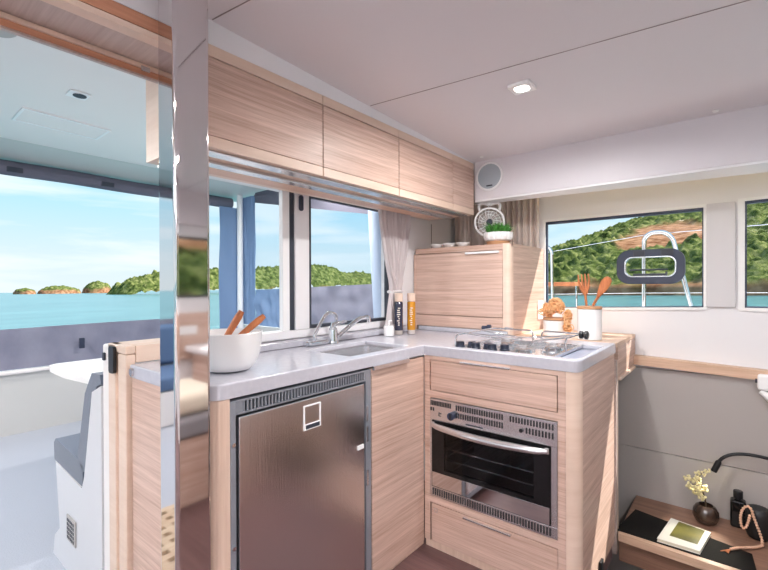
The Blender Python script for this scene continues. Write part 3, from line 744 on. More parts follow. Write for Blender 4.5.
# jars and utensils on the oak ledge
def jar(x, y, r, z1, lb):
    t = thing('storage_jar', lb, 'jar', (x,y,.9225), 'white storage jars on the oak ledge')
    b = MB().lathe([(r-.003,.9225),(r,.926),(r,z1-.016),(r-.002,z1-.0145)], (x,y,0), 40).build('body', M['ceramic'], t, smooth=50)
    MB().lathe([(r-.003,z1-.014),(r+.0015,z1-.012),(r+.0015,z1-.002),(r-.001,z1)], (x,y,0), 40).build('lid', M['bamboo'], t, smooth=50)
jar(-.575, 2.335, .057, 1.089, 'tall white storage jar with wooden lid and two wooden utensils')
jar(-.765, 2.39, .056, 1.020, 'short white storage jar with wooden lid under the tan bundle')
def spoon():
    mb = MB(); p = V((-.560,2.34,1.091)); q = V((-.487,2.34,1.232)); d = (q-p).normalized(); s = V((d.z,0,-d.x)); n = V((0,1,0))
    mb.tube([p, p+d*.055], [.006,.007], 10)
    prof = [(0,.008),(.02,.013),(.045,.020),(.075,.023),(.095,.020),(.108,.010)]; rings = []
    for h, w in prof:
        rings.append([mb.bm.verts.new(p+d*(.052+h) + s*w*math.cos(2*PI*k/14) + n*.006*math.sin(2*PI*k/14)) for k in range(14)])
    for a, b in zip(rings, rings[1:]):
        for k in range(14): mb.bm.faces.new((a[k],a[(k+1)%14],b[(k+1)%14],b[k]))
    mb.bm.faces.new(rings[0][::-1]); mb.bm.faces.new(rings[-1]); return mb
o = spoon().build('wooden_spoon', M['teak'], None, smooth=60); tag(o, 'wooden spoon leaning right out of the tall white jar', 'utensil', 'wooden utensils in the tall jar')
def forkm():
    mb = MB(); p = V((-.590,2.34,1.091)); d = V((-.10,0,1)).normalized(); s = V((1,0,.10)).normalized()
    mb.tube([p, p+d*.045, p+d*.062], [.0055,.006,.008], 10)
    c = p + d*.06
    for k in (-1.5,-.5,.5,1.5):
        mb.tube([c + s*k*.003, c + s*k*.012 + d*.03, c + s*k*.0165 + d*.065, c + s*k*.016 + d*.10], [.006,.006,.0045,.003], 8)
    return mb
o = forkm().build('wooden_fork', M['teak'], None, smooth=60); tag(o, 'wooden serving fork standing upright in the tall white jar', 'utensil', 'wooden utensils in the tall jar')
lf = MB(); rg = random.Random(11)
for i in range(230):
    if i < 60: c = V((-.795+rg.gauss(0,.012), 2.375+rg.gauss(0,.018), 1.034+.05*rg.random()))
    elif i < 180:
        a_, e_ = rg.random()*2*PI, rg.uniform(-.6,1.4); c = V((-.755+.030*math.cos(a_)*math.cos(e_), 2.375+.030*math.sin(a_)*math.cos(e_), 1.078+.034*math.sin(e_)))
    else: c = V((-.693+rg.gauss(0,.007), 2.375+rg.gauss(0,.010), 1.055-.095*rg.random()))
    r = .008+.009*rg.random(); ax = V((rg.gauss(0,1),rg.gauss(0,1),rg.gauss(0,1))).normalized(); u = ax.orthogonal().normalized(); w = ax.cross(u)
    pts = []
    for k in range(9):
        a = 2*PI*k/9; q = c + (u*math.cos(a)+w*math.sin(a))*r*(1+.4*rg.random())
        d_ = V((q.x+.765,q.y-2.39,0))
        if d_.length < .0605:
            if q.z < 1.010 : q.x = -.765+.0625*d_.x/max(d_.length,1e-4); q.y = 2.39+.0625*d_.y/max(d_.length,1e-4)
            else: q.z = max(q.z, 1.0235)
        pts.append(q)
    lf.tube(pts, .0026, 5, closed=True)
o = lf.build('dried_bundle', M['straw'], None, smooth=60); tag(o, 'curly tan dried bundle heaped on the short white jar', 'bundle')

# ------------------------------------------------------------------ wall cabinets
segs = [(.622,1.129,'oak wall cabinet nearest the steel post, topmost left of the row'), (1.131,1.606,'second oak wall cabinet from the steel post, over the tap'), (1.608,2.100,'third oak wall cabinet from the steel post, over the curtain'), (2.102,2.346,'narrow oak wall cabinet at the corner beside the speaker')]
for a, b, lb in segs:
    t = thing('wall_cabinet', lb, 'cabinet', (-1.38,(a+b)/2,1.613), 'oak wall cabinets above the galley windows')
    MB().box((-1.54,a,1.6135), (-1.242,b,1.92)).build('body', M['oak_lip'], t)
    MB().box((-1.2415,a+.001,1.650), (-1.220,b-.001,1.8835), .002).build('door', M['oak'], t)
    MB().box((-1.2415,a+.001,1.6135), (-1.219,b-.001,1.649), .003).build('lower_lip', M['oak_lip'], t)
    MB().box((-1.2415,a,1.887), (-1.221,b,1.9225), .002).build('top_rail', M['oak_lip'], t)
# rails under the cabinets
t = thing('curtain_rail', 'grey aluminium curtain rail under the wall cabinets', 'rail', (-1.36,1.4,1.597))
MB().box((-1.385,.63,1.600), (-1.338,2.30,1.613), .003).build('rail', M['steelmid'], t)
MB().box((-1.290,.63,1.606), (-1.238,2.30,1.613), .003).build('light_strip', M['steelmid'], t)
t = thing('pelmet', 'oak pelmet board along the top of the galley windows', 'pelmet', (-1.45,1.4,1.59))
MB().box((-1.474,.63,1.602), (-1.392,2.20,1.613), .003).build('board', M['oak_pel'], t)

# curtains
def curtain(name, lb, fn, m, grp, nu=120, nv=30, th=.003):
    mb = MB(); mb.grid(fn, nu, nv, th); o = mb.build(name, m, None, smooth=80); tag(o, lb, 'curtain', grp); return o
def cfun(u, v):
    z = 1.611 - v*(1.611-.962)
    k = [(0,1.795,2.085),(.12,1.80,2.08),(.35,1.840,2.045),(.6,1.885,2.005),(.69,1.890,1.985),(.74,1.885,1.99),(1,1.855,2.0)]
    for (a, l0, r0), (b, l1, r1) in zip(k, k[1:]):
        if a <= v <= b:
            s = (v-a)/(b-a); l = l0+(l1-l0)*s; r = r0+(r1-r0)*s; break
    w = r-l; ph = u*2*PI*9
    amp = .013*(.7+.4*w/.27)
    return (-1.506 + amp*math.sin(ph) + .004*math.sin(ph*2.3+v*5), l+w*u + .003*math.sin(v*9+u*14), z)
cc = curtain('curtain', 'sheer grey curtain tied back between sink window and white wall', cfun, M['taupe2'], 'galley curtains')
tb = MB()
tb.tube([(-1.506+.024*math.cos(a), 1.942+.052*math.sin(a), 1.160) for a in [2*PI*k/24 for k in range(24)]], .009, 8, closed=True)
tb.build('tieback', M['cream'], cc, smooth=60)
def c2(x0, x1, y, amp, n, z0, z1):
    return lambda u, v: (x0+(x1-x0)*u + .004*math.sin(u*40), y + amp*math.sin(u*2*PI*n) + amp*.3*math.sin(u*2*PI*n*2.2+1), z0+(z1-z0)*v)
curtain('curtain', 'taupe pleated curtain hanging beside the hill window behind the grass', c2(-1.29,-.957,2.690,.017,9,1.424,1.74), M['taupe'], 'galley curtains', 160, 8)
curtain('curtain', 'taupe curtain in the corner left of the round fan', c2(-1.55,-1.30,2.690,.014,8,1.424,1.74), M['taupe'], 'galley curtains', 120, 8)

# ------------------------------------------------------------------ speaker, ceiling lamps
t = thing('speaker', 'round grey flush speaker in the white soffit corner', 'speaker', (-1.121,2.35,1.75))
MB().lathe([(.084,-.001),(.082,-.006),(.074,-.008),(.072,-.004)], (-1.121,2.349,1.831), 48, 'y').build('rim', M['whitepl'], t, smooth=50)
MB().lathe([(.0715,-.001),(.0715,-.005),(.05,-.007),(.002,-.008)], (-1.121,2.349,1.831), 48, 'y').build('grille', M['speaker'], t, smooth=50)
MB().box((-1.135,2.337,1.772), (-1.100,2.342,1.779)).build('badge', M['rubber'], t)
lampobs = []
def downlight(x, y, lb, pw):
    z = CZ(y)
    t = thing('downlight', lb, 'lamp', (x,y,z), 'square ceiling downlights')
    MB().frame(rrect(x-.042,y-.042,x+.042,y+.042,.006,3), rrect(x-.028,y-.028,x+.028,y+.028,.02,3), 'z', z-.012, z-.001).build('frame', M['whitepl'], t)
    MB().lathe([(.026,-.010),(.026,-.004)], (x,y,z), 20).build('lens', M['lens'], t)
    l = bpy.data.lights.new('downlight_beam', 'AREA'); l.shape = 'DISK'; l.size = .05; l.energy = pw; l.color = (1,.985,.975); l.spread = math.radians(170)
    lo = bpy.data.objects.new('downlight_beam', l); C.objects.link(lo); lo.location = (x,y,z-.014)
    return t
LP = 10.0
downlight(-.636,1.615,'square white downlight glowing in the ceiling above the hob', LP)
for x, y, lb in ((.55,.95,'added square fill downlight in the ceiling over the settee'), (-.6,-.3,'added square fill downlight in the ceiling near the doorway'), (.55,-.6,'added square fill downlight in the ceiling behind the photographer'), (-.6,-1.7,'added square fill downlight in the ceiling furthest from the galley'), (.6,-1.9,'added square fill downlight in the ceiling by the far window corner')):  # unseen downlights, added to brighten the cabin
    downlight(x, y, lb, LP)
for x, y, lb in ((-1.13,2.27,'tiny white ceiling stud at the corner near the speaker'), (-.07,2.30,'tiny white ceiling stud above the right hill window')):
    o = MB().lathe([(.010,-.006),(.012,-.001)], (x,y,CZ(y)), 16).build('ceiling_stud', M['whitepl'], None); tag(o, lb, 'stud', 'ceiling studs')

def fill_uplight(loc, sx, sy, e, rot):
    l = bpy.data.lights.new('cove_fill', 'AREA'); l.shape = 'RECTANGLE'; l.size = sx; l.size_y = sy; l.energy = e; l.color = (1,.985,.98)
    o = bpy.data.objects.new('cove_fill', l); C.objects.link(o); o.location = loc; o.rotation_euler = rot
t = thing('added_cove_light', 'long added cove lamp along the unseen starboard wall, filling the ceiling with light', 'lamp', (0,-2.45,1.86))  # cove lamp added out of view to lift the ceiling
MB().box((-1.5,-2.598,1.86), (1.28,-2.40,1.875)).build('trough', M['white'], t); MB().box((-1.5,-2.415,1.8755), (1.28,-2.40,1.91)).build('lip', M['white'], t)
MB().box((-1.4,-2.53,1.876), (1.2,-2.48,1.882)).build('strip', M['lens'], t)
fill_uplight((-.1,-2.505,1.885), 2.6, .05, 210, (PI-.5,0,0))

# ------------------------------------------------------------------ stairwell shelf and its things
t = thing('stairwell_shelf', 'low brown wooden shelf along the wall below the oak ledge', 'shelf', (.1,2.5,-.05))
MB().box((-.43,2.262,.012), (.86,2.719,.034)).build('top_board', M['oak_shelf'], t)
MB().hexa([(-.43,2.24,.004),(.86,2.21,.004),(.86,2.2615,.004),(-.43,2.2615,.004),(-.43,2.24,.040),(.86,2.21,.040),(.86,2.2615,.040),(-.43,2.2615,.040)]).build('front_lip', M['oak_top'], t)
MB().box((-.43,2.265,-.10), (.86,2.285,.003)).build('apron', M['oak_shelf'], t)
o = MB().hexa([(-.445,2.27,.035),(.065,2.265,.035),(.050,2.43,.035),(-.405,2.537,.035),(-.445,2.27,.039),(.065,2.265,.039),(.050,2.43,.039),(-.405,2.537,.039)]).build('desk_mat', M['matte']); tag(o, 'black leather mat lying on the low brown shelf', 'mat')
t = thing('book', 'white book with an olive green picture on the black mat', 'book', (-.186,2.39,.040))
bp = [(-.279,2.276),(-.123,2.280),(-.093,2.485),(-.250,2.516)]
MB().prism(bp, 'z', .0525, .0555).build('cover', M['paper'], t)
MB().prism([(x*.985+-.186*.015, y*.985+2.39*.015) for x, y in bp], 'z', .043, .052).build('pages', M['pages'], t)
MB().prism(bp, 'z', .040, .0425).build('back_cover', M['paper'], t)
MB().prism([(-.238,2.335),(-.135,2.330),(-.115,2.482),(-.217,2.500)], 'z', .0556, .0562).build('cover_picture', M['photo'], t)
vx, vy = -.118, 2.615
t = thing('vase', 'squat dark glass vase holding a blossom twig on the low shelf', 'vase', (vx,vy,.035))
MB().lathe([(.028,.035),(.044,.045),(.054,.070),(.052,.098),(.040,.118),(.030,.124),(.028,.122),(.036,.112),(.030,.07)], (vx,vy,0), 32).build('vase_body', M['glassvase'], t, smooth=60)
t = thing('blossom_branch', 'twig of cream blossom standing in the dark glass vase', 'branch', (vx,vy,.10))
tw = MB(); bs = MB(); rg = random.Random(21)
main = bez((vx,vy,.095),(vx+.005,vy,.16),(vx-.02,vy-.01,.20),(vx-.035,vy-.01,.265),10); tw.tube(main, [.004-.0002*k for k in range(11)], 7)
tips = []
for k in range(9):
    st_ = main[3+k%7]; e = st_ + V((rg.uniform(-.075,.035), rg.uniform(-.03,.02), rg.uniform(.01,.05)))
    tw.tube([st_, (st_+e)/2+V((0,0,.01)), e], [.002,.0017,.0012], 5); tips += [(st_+e)/2, e, st_*.3+e*.7]
tips += [main[-1], main[-2]]
for p in tips:
    for k in range(5):
        bs.ball(p + V((rg.gauss(0,.007), rg.gauss(0,.007), rg.gauss(0,.007))), .0045+.003*rg.random(), 6, 5)
tw.build('twig', M['twig'], t); bs.build('blossom', M['blossom'], t)
t = thing('black_bottle', 'plain black bottle with square shoulders at the back of the low shelf', 'bottle', (.005,2.672,.035))
MB().box((-.026,2.648,.035), (.034,2.698,.165), .010, 3).build('body', M['blackgloss'], t, smooth=50)
MB().lathe([(.012,.165),(.012,.172),(.019,.174),(.019,.205),(.016,.208)], (.004,2.672,0), 20).build('stopper', M['black'], t, smooth=50)
jx, jy = .075, 2.615
t = thing('textured_jar', 'black dimpled jar beside the black bottle on the low shelf', 'jar', (jx,jy,.035))
jm = MB(); ns, nr = 40, 16; rings = []
for j in range(nr+1):
    h = .035+.135*j/nr; r = .046*(1-.25*((j/nr-.5)*2)**4)
    rings.append([jm.bm.verts.new((jx+(r+.0025*((k+j)%2))*math.cos(2*PI*k/ns), jy+(r+.0025*((k+j)%2))*math.sin(2*PI*k/ns), h)) for k in range(ns)])
for a, b in zip(rings, rings[1:]):
    for k in range(ns): jm.bm.faces.new((a[k],a[(k+1)%ns],b[(k+1)%ns],b[k]))
jm.bm.faces.new(rings[0][::-1]); jm.bm.faces.new(rings[-1]); jm.build('jar_body', M['blackjar'], t, smooth=10)
t = thing('bead_string', 'string of rosy wooden beads draped over the black dimpled jar', 'beads', (.04,2.5,.04))
path = bez((-.020,2.40,.046),(.02,2.46,.046),(.06,2.47,.045),(.085,2.52,.045),14) + bez((.088,2.53,.048),(.085,2.545,.08),(.06,2.556,.13),(.052,2.560,.170),10)[1:] + bez((.050,2.562,.176),(.04,2.566,.20),(.015,2.56,.18),(.012,2.553,.13),8)[1:] + bez((.012,2.552,.12),(.014,2.55,.07),(.034,2.55,.07),(.044,2.552,.15),8)[1:]
bm_ = MB(); last = None
def dens(path, step):
    out = [path[0]]; acc = 0
    for a, b in zip(path, path[1:]):
        L = (b-a).length; p = step-acc
        while p <= L: out.append(a+(b-a)*p/L); p += step
        acc = (acc+L) % step
    return out
bd = dens(path, .0115)
for p in bd: MB().ball(p, .0062, 10, 7).build('bead', M['bead'], t, smooth=80)
ts = MB()
for k in range(14): ts.tube([(-.022,2.398,.046), (-.05+.002*k-.005, 2.375-.0018*abs(k-7), .043)], .0018, 5)
ts.build('tassel', M['teak'], t)
t = thing('reading_lamp', 'black bendable reading lamp arching over the low shelf', 'lamp', (.26,2.70,.36))
la = bez((.26,2.70,.355),(.12,2.68,.39),(-.02,2.66,.42),(-.068,2.655,.335),16)
MB().tube(la, .0075, 10).build('gooseneck', M['black'], t, smooth=60)
hd = V((-.068,2.655,.335)); hv = V((-.35,-.12,-.9)).normalized()
MB().tube([hd-hv*.002, hd+hv*.006, hd+hv*.055, hd+hv*.058], [.009,.013,.013,.011], 16).build('lamp_head', M['black'], t, smooth=40)
MB().cyl((.26,2.70,.355), (.26,2.7195,.355), .025, 20).build('wall_plate', M['black'], t)
sl = bpy.data.lights.new('reading_beam', 'SPOT'); sl.energy = 4; sl.spot_size = math.radians(75); sl.spot_blend = .6; sl.color = (1,.93,.75); sl.shadow_soft_size = .01
slo = bpy.data.objects.new('reading_beam', sl); C.objects.link(slo); slo.location = hd+hv*.062
slo.rotation_euler = (V((-.19,2.39,.05))-slo.location).to_track_quat('-Z','Y').to_euler()
t = thing('wall_fitting', 'white moulded fitting hanging under the oak ledge at the right', 'fitting', (.16,2.68,.655))
MB().box((.074,2.66,.700), (.26,2.715,.775), .012, 3).build('body', M['whitepl'], t, smooth=50)
MB().tube([(.085,2.68,.695),(.12,2.675,.665),(.20,2.675,.655)], [.012,.020,.024], 14).build('nozzle', M['whitepl'], t, smooth=50)
MB().cyl((.066,2.69,.74), (.0735,2.69,.74), .010, 12).build('end_button', M['rubber'], t)

# ------------------------------------------------------------------ settee and nav desk (seen in the post)
t = thing('settee', 'grey cushioned settee with oak base reflected in the steel post', 'settee', (.45,1.3,0))
MB().box((.118,.93,.001), (.75,1.62,.355)).build('base', M['oak'], t)
MB().box((.118,.92,.357), (.75,1.62,.470), .03, 4).build('seat_cushion', M['cushgrey'], t, smooth=60)
o = MB().box((.15,1.02,.473), (.60,1.40,.60), .05, 5).build('scatter_cushion', M['pillow'], None, smooth=60); tag(o, 'cream scatter cushion lying on the grey settee', 'cushion')
t = thing('nav_desk', 'white topped desk with oak front at the forward wall', 'desk', (1.07,2.0,0))
MB().box((.88,1.68,.66), (1.268,2.55,.715), .02, 4).build('desk_top', M['white'], t, smooth=60)
MB().box((.92,1.74,.001), (1.25,2.50,.659)).build('desk_body', M['oak'], t)
vm = MB()
for k in range(7): vm.box((.9145,1.80,.48+k*.02), (.9195,2.1,.488+k*.02))
vm.build('vent_grille', M['dark'], t)
t = thing('wall_socket', 'white double socket on the oak panel of the forward wall', 'socket', (1.268,1.70,.80))
MB().box((1.262,1.63,.80), (1.2695,1.79,.87), .003).build('plate', M['whitepl'], t)

# ------------------------------------------------------------------ cockpit
FZ = -.10
ck = MB(); ck.box((-5.0,-3.2,FZ-.06), (-1.60,3.3,FZ)); struct('floor_cockpit', ck, M['deckgrey'])
cm = MB(); cm.box((-5.02,-3.2,FZ), (-4.90,3.22,.428)); cm.box((-5.02,3.12,FZ), (-1.7,3.26,.70)); struct('wall_coaming', cm, M['ckcream'])
cr = MB(); cr.box((-5.06,-3.2,.4285), (-4.87,3.1,.462), .012, 3); struct('trim_8', cr, M['ckwhite'])
ht = MB(); ht.box((-4.85,-3.4,2.35), (-1.642,3.4,2.43)); struct('ceiling_cockpit', ht, M['ckwhite'])
hb = MB(); hb.prism([(-5.12,2.30),(-4.45,2.34),(-4.40,2.349),(-4.86,2.349),(-4.86,2.43),(-5.12,2.43)], 'y', -3.4, 3.4); struct('trim_9', hb, M['ckcream'])
struct('trim_10', MB().box((-1.70,.85,1.66), (-1.645,3.3,2.349)), M['ckwhite'])
# cockpit ceiling fittings
t = thing('ceiling_hatch', 'rectangular hatch panel in the white cockpit ceiling', 'hatch', (-3.7,.94,2.34))
hp = [(-3.83,.70),(-3.56,.70),(-3.64,1.188),(-3.865,1.188)]
MB().prism([(-3.845,.70),(-3.565,.70),(-3.60,1.188),(-3.865,1.188)], 'z', 2.3445, 2.3495).build('lid', M['ckwhite'], t)
MB().frame([(-3.86,.685),(-3.55,.685),(-3.585,1.203),(-3.88,1.203)], [(-3.845,.70),(-3.565,.70),(-3.60,1.188),(-3.865,1.188)], 'z', 2.341, 2.3495).build('frame', M['whitepl'], t)
for x, y, lb in ((-3.06,.86,'small flush lamp in the white cockpit ceiling beside the hatch panel'), (-3.06,-1.0,'added flush fill lamp in the cockpit ceiling over the blue sofa side'), (-3.06,2.5,'added flush fill lamp in the cockpit ceiling over the table'), (-4.2,-.3,'added flush fill lamp in the cockpit ceiling near the rolled canvas')):  # lit lamps are unseen, added to brighten and warm the cockpit
    t = thing('cockpit_light', lb, 'lamp', (x,y,2.34), 'cockpit ceiling lamps')
    MB().box((x-.06,y-.06,2.342), (x+.05,y+.045,2.3495), .003).build('frame', M['whitepl'], t)
    lit = y != .86
    MB().lathe([(.035,-.003),(.035,0)], (x,y,2.3418), 20).build('lens', M['lens'] if lit else M['rubber'], t)
    if not lit: continue
    l = bpy.data.lights.new('cockpit_fill', 'AREA'); l.shape = 'DISK'; l.size = .07; l.energy = 30; l.color = (1,.95,.92)
    lo = bpy.data.objects.new('cockpit_fill', l); C.objects.link(lo); lo.location = (x,y,2.337)
t = thing('cockpit_speaker', 'round grey speaker in the white cockpit ceiling at left edge', 'speaker', (-2.55,.415,2.34))
MB().lathe([(.06,-.008),(.07,-.001)], (-2.56,.405,2.349), 28).build('rim', M['greywall'], t)
# rolled canvas and half canvas aft
AX = -4.90
t = thing('canvas_roll', 'dark rolled canvas along the aft edge of the cockpit roof', 'canvas', (AX,.2,2.18))
rl = MB()
rl.grid(lambda u, v: (AX-.03+.055*math.cos(v*2*PI)*(1+.1*math.sin(u*60)), -3.1+6.1*u, 2.245+.065*math.sin(v*2*PI)+.003*math.sin(u*37)-.015*u), 160, 14)
rl.build('roll', M['roll'], t, smooth=80)
for y in (.83,1.55,2.3,-.4):
    MB().box((AX+.012,y,2.19), (AX+.034,y+.11,2.235), .004).build('strap_buckle', M['rubber'], t)
def half(name, lb, p0, p1, zt, zb, m, fold=.02, grp='cockpit canvas panels'):
    p0, p1 = V((*p0,0)), V((*p1,0)); d = (p1-p0); n = V((-d.y,d.x,0)).normalized(); L = d.length
    def fn(u, v):
        w = fold*noise.noise(V((u*L*2.2, v*1.3, 3.1)))+fold*.5*noise.noise(V((u*L*6+v*2.5, v*2, 7)))
        zz = zb(u)+(zt(u)-zb(u))*v
        p = p0+d*u+n*w; return (p.x, p.y, zz)
    mb = MB(); mb.grid(fn, int(L*24)+4, 20, .003); o = mb.build(name, m, None, smooth=80); tag(o, lb, 'canvas', grp); return o
half('aft_canvas', 'grey blue half height canvas along the aft side of the cockpit', (AX-.02,-3.0), (AX-.02,2.60), lambda u: .825+.008*math.sin(u*9), lambda u: .466, M['canvas'])
o = MB().box((AX+.02,1.35,.60), (AX+.04,1.395,.70), .006).build('canvas_latch', M['navy']); 
tag(o, 'small dark latch on the grey aft canvas behind the table', 'latch')
# corner: aft curtain strip and side enclosure
SY = 3.10
half('corner_curtain', 'blue canvas strip hanging at the aft corner left of the white tube', (AX+.03,2.80), (AX+.03,SY-.05), lambda u: 2.165, lambda u: .47, M['canvasblue'], .04)
t = thing('side_enclosure', 'blue canvas side curtain with clear windows beyond the sink window', 'canvas', (-3.6,SY,.7))
xs = [-4.86,-4.56,-2.55,-1.72]
def sheet(x0, x1, z0, z1, fold=.012, n=24):
    mb = MB()
    mb.grid(lambda u, v: (x0+(x1-x0)*u, SY+fold*noise.noise(V((u*5+x0, v*4, 1)))+fold*noise.noise(V((u*9, v*2+u*4, x0))), z0(x0+(x1-x0)*u)+(z1(x0+(x1-x0)*u)-z0(x0+(x1-x0)*u))*v), n, 16, .003); return mb
lowt = lambda x: 1.141 + (x+4.557)*(1.207-1.141)/1.913
topb = lambda x: 2.198 + (x+4.506)*(1.854-2.198)/1.89
sheet(-4.84,-4.565, lambda x: .71, lambda x: 2.30).build('canvas_strip', M['canvasblue'], t, smooth=80)
sheet(-4.564,-3.80, lambda x: .71, lowt, .03, 40).build('lower_canvas', M['canvasblue'], t, smooth=80)
sheet(-3.799,-2.60, lambda x: .71, lowt, .02, 60).build('lower_canvas', M['canvas'], t, smooth=80)
sheet(-4.564,-2.60, topb, lambda x: 2.33).build('upper_canvas', M['roll'], t, smooth=80)
sheet(-2.599,-1.75, lambda x: .71, lambda x: 2.33).build('canvas_strip', M['canvasblue'], t, smooth=80)
MB().grid(lambda u, v: (-4.56+1.955*u, SY, lowt(-4.56+1.955*u)+(topb(-4.56+1.955*u)-lowt(-4.56+1.955*u))*v), 8, 4, .001).build('clear_window', M['pet'], t)
t = thing('roof_pole', 'white upright tube carrying the cockpit roof at the aft corner', 'pole', (-4.80,3.02,.46))
MB().cyl((-4.82,3.05,.464), (-4.82,3.05,2.348), .036, 18).build('tube', M['whitepl'], t, smooth=60)
o = MB().tube([(-2.38,2.98,FZ+.001),(-2.52,2.98,2.0),(-2.54,2.98,2.34)], .085, 16).build('rolled_blind', M['blind'], None, smooth=60); tag(o, 'leaning rolled blue blind seen beside the grey curtain', 'blind')
t = thing('cockpit_locker', 'white rounded cockpit locker top with blue cushion seen over the salad bowl', 'locker', (-4.3,2.75,FZ))
MB().box((-4.80,2.60,FZ+.001), (-3.85,3.03,.52), .01).build('body', M['cushblue'], t)
MB().box((-4.62,2.58,.522), (-3.85,3.03,.60), .035, 4).build('lid', M['ckwhite'], t, smooth=60)
# table
t = thing('cockpit_table', 'white cockpit table with rounded corner behind the bench', 'table', (-3.2,1.5,FZ))
tp = [(-3.74,.90)] + [(-3.70,.85),(-3.62,.835),(-3.31,.83)] + [(-2.90,.885),(-2.78,.93),(-2.72,1.02),(-2.70,2.25),(-2.80,2.35),(-3.65,2.35),(-3.75,2.25)]
MB().prism(tp, 'z', .615, .650).build('table_top', M['ckwhite'], t, smooth=50)
MB().cyl((-3.2,1.5,FZ+.02), (-3.2,1.5,.615), .06, 20).build('pedestal', M['steelmid'], t)
MB().lathe([(.2,FZ+.001),(.2,FZ+.012),(.07,FZ+.02)], (-3.2,1.5,0), 28).build('base_plate', M['steelmid'], t)
# bench against the bulkhead
t = thing('cockpit_bench', 'white moulded cockpit bench with slate cushions outside the doorway', 'bench', (-2.2,1.3,FZ))
bpn = [(-2.58,FZ+.001),(-2.55,.0),(-2.47,.06),(-2.53,.36),(-2.15,.34),(-2.12,.40),(-2.02,.77),(-1.915,.81),(-1.915,FZ+.001)]
MB().prism(bpn, 'y', .602, 2.30).build('base', M['benchwhite'], t, smooth=25)
MB().prism([(-2.56,.362),(-2.57,.44),(-2.54,.465),(-2.20,.45),(-2.15,.43),(-2.15,.345)], 'y', .605, 2.28).build('seat_cushion', M['cush'], t, smooth=30)
MB().prism([(-2.215,.458),(-2.145,.41),(-2.125,.42),(-2.05,.72),(-1.97,.800),(-1.925,.815),(-1.935,.850),(-2.03,.845),(-2.115,.75)], 'y', .605, 2.28).build('back_cushion', M['cush'], t, smooth=40)
v = MB().box((-2.345,.596,.058), (-2.225,.6015,.172), .003).build('vent_grille', M['greywall'], t)
sm_ = MB()
for a in range(5):
    for b in range(5): sm_.box((-2.332+a*.02,.5945,.070+b*.019), (-2.322+a*.02,.5962,.082+b*.019))
sm_.build('vent_slot', M['rubber'], v)
# far cockpit sofa (in the side of the post) and grating
t = thing('cockpit_sofa', 'blue cushioned sofa across the cockpit, mirrored in the post side', 'sofa', (-4.3,-1.6,FZ))
MB().box((-4.86,-2.9,FZ+.001), (-4.05,-.45,.22), .02).build('base', M['ckwhite'], t)
MB().box((-4.70,-2.85,.222), (-4.05,-.48,.36), .04, 4).build('seat_cushion', M['cushblue'], t, smooth=60)
MB().box((-4.86,-2.85,.362), (-4.68,-.48,.78), .05, 4).build('back_cushion', M['cushblue'], t, smooth=60)
gm = MB()
for k in range(9):
    gm.box((-2.55+k*.075,-.35,FZ+.001), (-2.51+k*.075,.30,FZ+.022)); 
for k in range(9):
    gm.box((-2.55,-.35+k*.077,FZ+.004), (-1.91,-.31+k*.077,FZ+.024))
o = gm.build('floor_grating', M['grate']); tag(o, 'teak grating with square holes on the cockpit floor', 'grating')

# ------------------------------------------------------------------ side deck, rails
struct('floor_sidedeck', MB().box((-1.6,2.83,.45), (3.0,3.60,.60)), M['ckwhite'])
RY = 3.30
t = thing('hoop_rail', 'bent steel hoop rail standing outside behind the window hatch', 'rail', (-.35,RY,.601))
MB().tube(arcpath([(-.483,RY,.601),(-.475,RY,1.50),(-.44,RY,1.535),(-.36,RY,1.535),(-.318,RY,1.49),(-.223,RY,1.06),(-.12,RY,.601)], .06), .0135, 12).build('tube', M['steel'], t, smooth=60)
t = thing('stanchion', 'curved steel stanchion outside beside the appliance cabinet', 'stanchion', (-1.07,RY,.601))
MB().tube(arcpath([(-1.062,RY,.601),(-1.075,RY,1.44),(-1.10,RY,1.485),(-1.25,RY,1.495)], .05), .0125, 12).build('tube', M['steel'], t, smooth=60)
o = MB().box((-1.30,RY+.06,1.185), (-.93,RY+.30,1.215), .005).build('rail_seat', M['teak']); tag(o, 'brown wooden rail seat outside at the left edge of the hill window', 'seat')
lg = MB()
for x in (-1.2,-.95): lg.cyl((x,RY+.18,.601), (x,RY+.18,1.185), .008, 8)
t_ = lg.build('seat_leg', M['steel'], o)
for z0, z1, lb in ((1.437,1.575,'upper steel lifeline wire crossing the hill window'), (1.127,1.158,'lower steel lifeline wire crossing the hill window')):
    lo = MB().tube([(-1.6,RY+.02,z0-.06 if z0 > 1.3 else z0-.015), (-.47,RY+.02,z0+.088 if z0 > 1.3 else z0+.012), (2.6,RY+.02,z1+.02)], .0025, 6).build('lifeline', M['steelmid']); tag(lo, lb, 'wire', 'lifelines')

# ------------------------------------------------------------------ sea and land
TL = .0115
sea_z = lambda x: -2.5 + TL*x
m, nt, b, out = newmat('turquoise_water')
tc = nt.nodes.new('ShaderNodeTexCoord'); mp = nt.nodes.new('ShaderNodeMapping'); mp.inputs['Scale'].default_value = (.35,.35,.35)
n1 = nt.nodes.new('ShaderNodeTexNoise'); n1.inputs['Scale'].default_value = 3; n1.inputs['Detail'].default_value = 6
bpn_ = nt.nodes.new('ShaderNodeBump'); bpn_.inputs['Strength'].default_value = .6; bpn_.inputs['Distance'].default_value = .12
nt.links.new(tc.outputs['Object'], mp.inputs[0]); nt.links.new(mp.outputs[0], n1.inputs['Vector']); nt.links.new(n1.outputs[0], bpn_.inputs['Height']); nt.links.new(bpn_.outputs[0], b.inputs['Normal'])
n2 = nt.nodes.new('ShaderNodeTexNoise'); n2.inputs['Scale'].default_value = .5; n2.inputs['Detail'].default_value = 5
mp2 = nt.nodes.new('ShaderNodeMapping'); mp2.inputs['Scale'].default_value = (.5,.12,.5); nt.links.new(tc.outputs['Object'], mp2.inputs[0]); nt.links.new(mp2.outputs[0], n2.inputs['Vector'])
